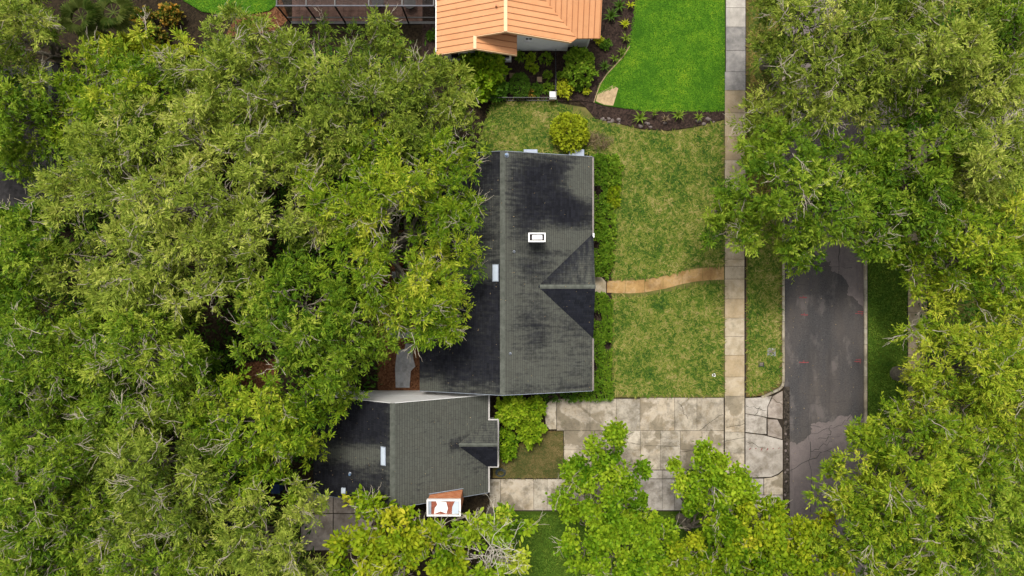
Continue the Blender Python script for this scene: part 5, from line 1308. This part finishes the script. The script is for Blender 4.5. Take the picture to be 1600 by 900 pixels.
GH = 'hedges along the front wall'
shrub('clipped dark green hedge against the wall at the house corner', 936.5, 290, 8.5, 46, 1.15, 'hedge', boxy=.45, group=GH, name='hedge', cat_='hedge', tint0=.42)
shrub('clipped green hedge against the wall beside the upper valley', 937, 382, 9, 47, 1.15, 'hedge', boxy=.45, group=GH, name='hedge', cat_='hedge', tint0=.5)
shrub('loose yellow-green shrub outside the hedge by the white equipment box', 957, 268, 13, 24, .95, 'hedge', lump=.25, tint0=.62, group=GH, L=.2, W=.11)
shrub('loose shrub with yellow leaf tips along the outer hedge row', 958, 305, 9, 17, .8, 'lime_yellow', lump=.28, tint0=.45, group=GH, L=.2, W=.1)
shrub('light green shrub row joined to the hedge above the front path', 950, 355, 11, 34, .95, 'hedge', lump=.2, tint0=.66, group=GH, L=.17, W=.1)
shrub('light green shrub at the path end of the upper hedge', 947, 405, 10, 25, .9, 'hedge', lump=.2, tint0=.6, group=GH, L=.16, W=.09)
shrub('square clipped hedge directly below the front path', 935, 492, 8.5, 33, 1.0, 'hedge', boxy=.35, tint0=.55, group=GH, name='hedge', cat_='hedge')
shrub('narrow clipped hedge beside the square hedge below the path', 949, 494, 5.5, 31, .9, 'hedge', boxy=.4, tint0=.5, group=GH, name='hedge', cat_='hedge')
shrub('narrow hedge against the wall near the lower house corner', 934, 568, 6, 40, 1.0, 'hedge', boxy=.5, tint0=.45, group=GH, name='hedge', cat_='hedge')
shrub('narrow outer hedge row beside the lower lawn', 948.5, 570, 5.5, 42, .8, 'hedge', boxy=.5, tint0=.6, group=GH, name='hedge', cat_='hedge')
shrub('low green hedge at the lower house corner by the driveway', 925, 616, 28, 8, .7, 'hedge', boxy=.6, tint0=.45, group=GH, name='hedge', cat_='hedge')
shrub('low dark ground shrub between house and round-ended slab', 868, 620, 28, 6, .6, 'hedge_dark', boxy=.6, tint0=.55, group=GH)
GG = 'shrubs beside the garage bay'
shrub('bright rounded shrub beside the garage gutter', 803, 641, 23, 22, 2.3, 'bright', L=.26, W=.17, lump=.3, tint0=.6, group=GG, dens=110)
shrub('bright shrub nearest the round-ended slab', 837, 638, 13, 15, 1.6, 'bright', L=.24, W=.16, lump=.3, tint0=.5, group=GG, dens=110)
shrub('bright shrub above the dry brown grass', 829, 674, 17, 18, 1.7, 'bright', L=.25, W=.16, lump=.3, tint0=.55, group=GG, dens=110)
shrub('darker green shrub close to the garage bay window', 789, 694, 15, 22, 1.3, 'bright', L=.24, W=.15, lump=.3, tint0=.32, group=GG, dens=110)
GN = 'shrubs in the neighbour\'s garden'
shrub('large round golden shrub on the grass behind the house corner', 890, 206, 27, 27, 1.9, 'gold', L=.22, W=.14, lump=.10, tint0=.45, group=GN, dens=120)
shrub('clipped dark green ball shrub in the fenced garden', 812, 133, 15.5, 19, 1.3, 'hedge_dark', boxy=.9, lump=.03, tint0=.7, L=.09, W=.06, group=GN, dens=260)
shrub('big lobed bright green shrub in front of the white wall', 752, 112, 31, 34, 2.6, 'bright', L=.36, W=.26, lump=.25, tint0=.5, group=GN, dens=80)
shrub('dark green shrub beside the clipped ball shrub', 775, 138, 18, 16, 1.4, 'hedge_dark', L=.26, W=.18, lump=.2, tint0=.7, group=GN, dens=90)
shrub('variegated green and gold shrub under the white downspout', 906, 103, 22, 26, 1.9, 'hedge', L=.22, W=.14, lump=.2, tint0=.66, group=GN, dens=110)
shrub('bright chartreuse shrub beside the white capped pillar', 883, 139, 10, 12, .8, 'chartreuse', L=.2, W=.09, lump=.3, tint0=.6, group=GN, dens=130)
shrub('tiny chartreuse plant in the mulch near the bare sandy patch', 917, 144, 5, 5, .4, 'chartreuse', L=.14, W=.08, lump=.2, tint0=.55, group=GN)
small = [(830,90,6,'bright','small green plant under the vent window'),(853,92,8,'hedge','small leafy plant by the fence near the white wall'),(828,104,5,'bright','tiny green plant in the middle of the fenced mulch'),
         (835,108,5,'bright','tiny green plant beside another in the fenced mulch'),(856,118,6,'hedge','small pale plant against the inner side of the fence'),(838,140,9,'hedge_dark','dark low plant beside the clipped ball on the fence side'),
         (856,137,7,'hedge','small green plant just above the white capped pillar'),(811,88,6,'hedge','small plant at the edge of the orange porch roof'),(875,118,4,'hedge','tiny plant just outside the fence'),
         (936,62,6,'gold','small yellow plant at the corner of the orange roof'),(947,70,7,'hedge_dark','small dark plant in mulch beside the orange roof'),(830,146,5,'croton','small orange-tinged plant near the fence rail'),
         (905,137,4,'hedge_dark','tiny dark plant between chartreuse shrub and lush lawn'),(676,55,7,'hedge_dark','dim plant in the mulch under the left orange eave')]
for px, py, r, mt, lb in small: shrub(lb, px, py, r, r, .5, mt, L=.16, W=.1, lump=.25, group=GN, tint0=.68)
shrub('dry brown brush heap beside the golden shrub', 935, 222, 17, 12, .5, 'brown_brush', L=.35, W=.03, broad=False, lump=.3, tint0=.6, dens=140, spread=.9)
GT = 'shrubs under the trees in the top corner'
shrub('orange-tipped croton shrub between palms and round lawn', 265, 24, 15, 14, 1.4, 'croton', L=.26, W=.16, tint0=.62, lump=.25, group=GT, dens=90)
shrub('green and orange croton nearest the palms', 222, 30, 16, 14, 1.2, 'croton', L=.26, W=.16, tint0=.5, lump=.25, group=GT, dens=90)
shrub('dark green croton shrub below the orange-tipped one', 238, 55, 20, 14, 1.1, 'croton', L=.26, W=.16, tint0=.45, lump=.25, group=GT, dens=90)
shrub('golden yellow shrub below the palms', 215, 75, 22, 15, 3.4, 'gold', L=.3, W=.2, tint0=.5, lump=.25, group=GT, dens=80)
shrub('golden shrub beside the croton shrubs', 285, 92, 26, 13, 3.4, 'gold', L=.3, W=.2, tint0=.42, lump=.25, group=GT, dens=80)
shrub('yellow flowering shrub at the foot of the palms', 160, 66, 16, 12, 3.0, 'gold', L=.28, W=.18, tint0=.45, lump=.25, group=GT, dens=80)

# rosettes: strap-leaved plants, each leaf a part
def strap_mesh(L, W, rise, droop):
    v = []; f = []; n = 5
    for i in range(n+1):
        t = i/n; x = L*(t*.55+.45*t*t); zz = rise*math.sin(t*math.pi*.62)-droop*t*t; w = W*math.sin(min(1, .25+t*.9)*math.pi)*.5+.004
        v += [(x, -w, zz+.3*w), (x, 0, zz), (x, w, zz+.3*w)]
    for i in range(n): b = i*3; f += [(b, b+3, b+4, b+1), (b+1, b+4, b+5, b+2)]
    me = bpy.data.meshes.new('leaf'); me.from_pydata(v, [], f); me.update(); return me
STRAPS = {}
def rosette(label, px, py, r, n, mat, group, h=.5):
    x, y, _ = P(px, py, .4); key = (mat, round(r))
    if key not in STRAPS:
        STRAPS[key] = [strap_mesh(r*S*q, r*S*.2, h*e, .12*e) for q, e in ((1.0, .7), (.85, 1.1), (.65, 1.5))]
        for me in STRAPS[key]:
            me.materials.append(M[mat]); a = me.attributes.new('tint', 'FLOAT', 'POINT'); a.data.foreach_set('value', [random.uniform(.45, .7)]*len(me.vertices))
    t = thing('strap_plant', (x, y, .09), label, 'plant', group)
    MB().tube([(x, y, .05), (x, y, .2)], [.05, .03], 6).build('stem', M['dark_bark'], t)
    for i in range(n):
        o = link('leaf', STRAPS[key][i % 3], None, t); o.location = (0, 0, .05); o.rotation_euler = (0, 0, i*2.399+random.uniform(-.2, .2)); s = random.uniform(.85, 1.1); o.scale = (s, s, s)
GR = 'strap-leaved plants in the mulch beds'
for px, py, r, n, mt, lb in ((1000,184,16,14,'strap','largest yellow-green strap plant in the mulch strip'),(1022,178,8,9,'strap','small strap plant beside the largest one in the strip'),(1060,180,14,13,'strap','yellow-green strap plant in the middle of the mulch strip'),
        (1092,183,12,11,'strap','green strap plant nearest the sidewalk in the mulch strip'),(945,104,14,13,'strap_dark','dark spiky plant where the tan edging curves'),(960,92,11,11,'strap','pale spiky plant against the tan edging'),
        (972,82,11,11,'strap','spiky plant at the top of the tan edging'),(978,60,12,11,'strap','yellowish spiky plant beside the lush lawn'),(955,25,17,13,'strap_dark','big dark broad-leaved plant next to the orange roof'),
        (968,10,16,13,'strap_dark','dark broad-leaved plant at the top edge beside the orange roof'),(977,38,12,12,'chartreuse','yellow strap plant between dark leaves and lush lawn'),(985,8,10,11,'chartreuse','yellow strap plant at the top edge by the lush lawn'),
        (1040,186,9,14,'brown_brush','dry brown tuft between the strap plants in the strip')):
    rosette(lb, px, py, r, n, mt, GR)

# fan palms
def palm(label, px, py, h, r, group):
    x, y, _ = P(px, py, h); t = thing('fan_palm', (x, y, 0), label, 'palm tree', group)
    MB().tube([(x, y, -.1), (x+.03, y, h*.5), (x, y, h)], [.22, .17, .15], 10).build('trunk', M['dark_bark'], t, smooth=True)
    R = r*S*(H-h)/H
    for k in range(13):
        a = k*2.399+random.uniform(-.2, .2); el = random.uniform(-.1, .75); d = Vector((math.cos(a)*math.cos(el), math.sin(a)*math.cos(el), math.sin(el)))
        b = Vector((x, y, h)); hub = b+d*R*.45; s = Vector((-math.sin(a), math.cos(a), 0)); m = MB()
        m.tube([tuple(b), tuple(b.lerp(hub, .5)+Vector((0, 0, .05))), tuple(hub)], [.03, .025, .02], 4)
        for j in range(17):
            w = (j-8)/8*1.75; e = d*math.cos(w)+s*math.sin(w); ln = R*.6*(1-.12*abs(w)); sd_ = (s*math.cos(w)-d*math.sin(w))*.085
            p1 = hub+e*ln*.55+Vector((0, 0, .03)); p2 = hub+e*ln-Vector((0, 0, .28*ln))
            m.add([hub, p1+sd_, p2, p1-sd_], [(0, 1, 2), (0, 2, 3)])
        o = m.build('frond', M['palm'], t); at = o.data.attributes.new('tint', 'FLOAT', 'POINT'); at.data.foreach_set('value', [random.uniform(.45, .95)]*len(o.data.vertices))
palm('fan palm nearest the crotons at the top edge', 178, 20, 5.0, 36, 'fan palms in the top corner')
palm('fan palm further left under the corner oak', 128, 28, 5.4, 36, 'fan palms in the top corner')

# ---- dark roof at the left edge
wh = thing('neighbour_shed', (P(60, 200, 0)[0], P(60, 200, 0)[1], 0), 'dark-roofed outbuilding seen through gaps at the left edge', 'building')
wx0, wx1, wxr = P(-40, 0, 3)[0], P(112, 0, 3)[0], P(78, 0, 4.2)[0]; wy0, wy1 = P(0, 330, 3)[1], P(0, 105, 3)[1]
wzE = lambda x, y: 4.2-(x-wxr)*.3
wzW = lambda x, y: 4.2-(wxr-x)*.3
wall_box(wh, wx0+.4, wx1-.35, wy0+.3, wy1-.3, 2.6, M['stucco'])
rr = MB().prism([(wxr, wy0), (wx1, wy0), (wx1, wy1), (wxr, wy1)], lambda x, y: wzE(x, y)-.15, lambda x, y: wzE(x, y)-.01).prism([(wx0, wy0), (wxr, wy0), (wxr, wy1), (wx0, wy1)], lambda x, y: wzW(x, y)-.15, lambda x, y: wzW(x, y)-.01).build('roof', M['deck'], wh)
shingles(rr, [(wx0, wy0), (wxr, wy0), (wxr, wy1), (wx0, wy1)], wzW, 0, -1, lambda a, b: .6, M['shingle_far'], .3, .5)
shingles(rr, [(wxr, wy0), (wx1, wy0), (wx1, wy1), (wxr, wy1)], wzE, 0, 1, lambda a, b: .6, M['shingle_far'], .3, .5)
ridge_caps(rr, (wxr, wy0, 4.2), (wxr, wy1, 4.2), .15, .04)
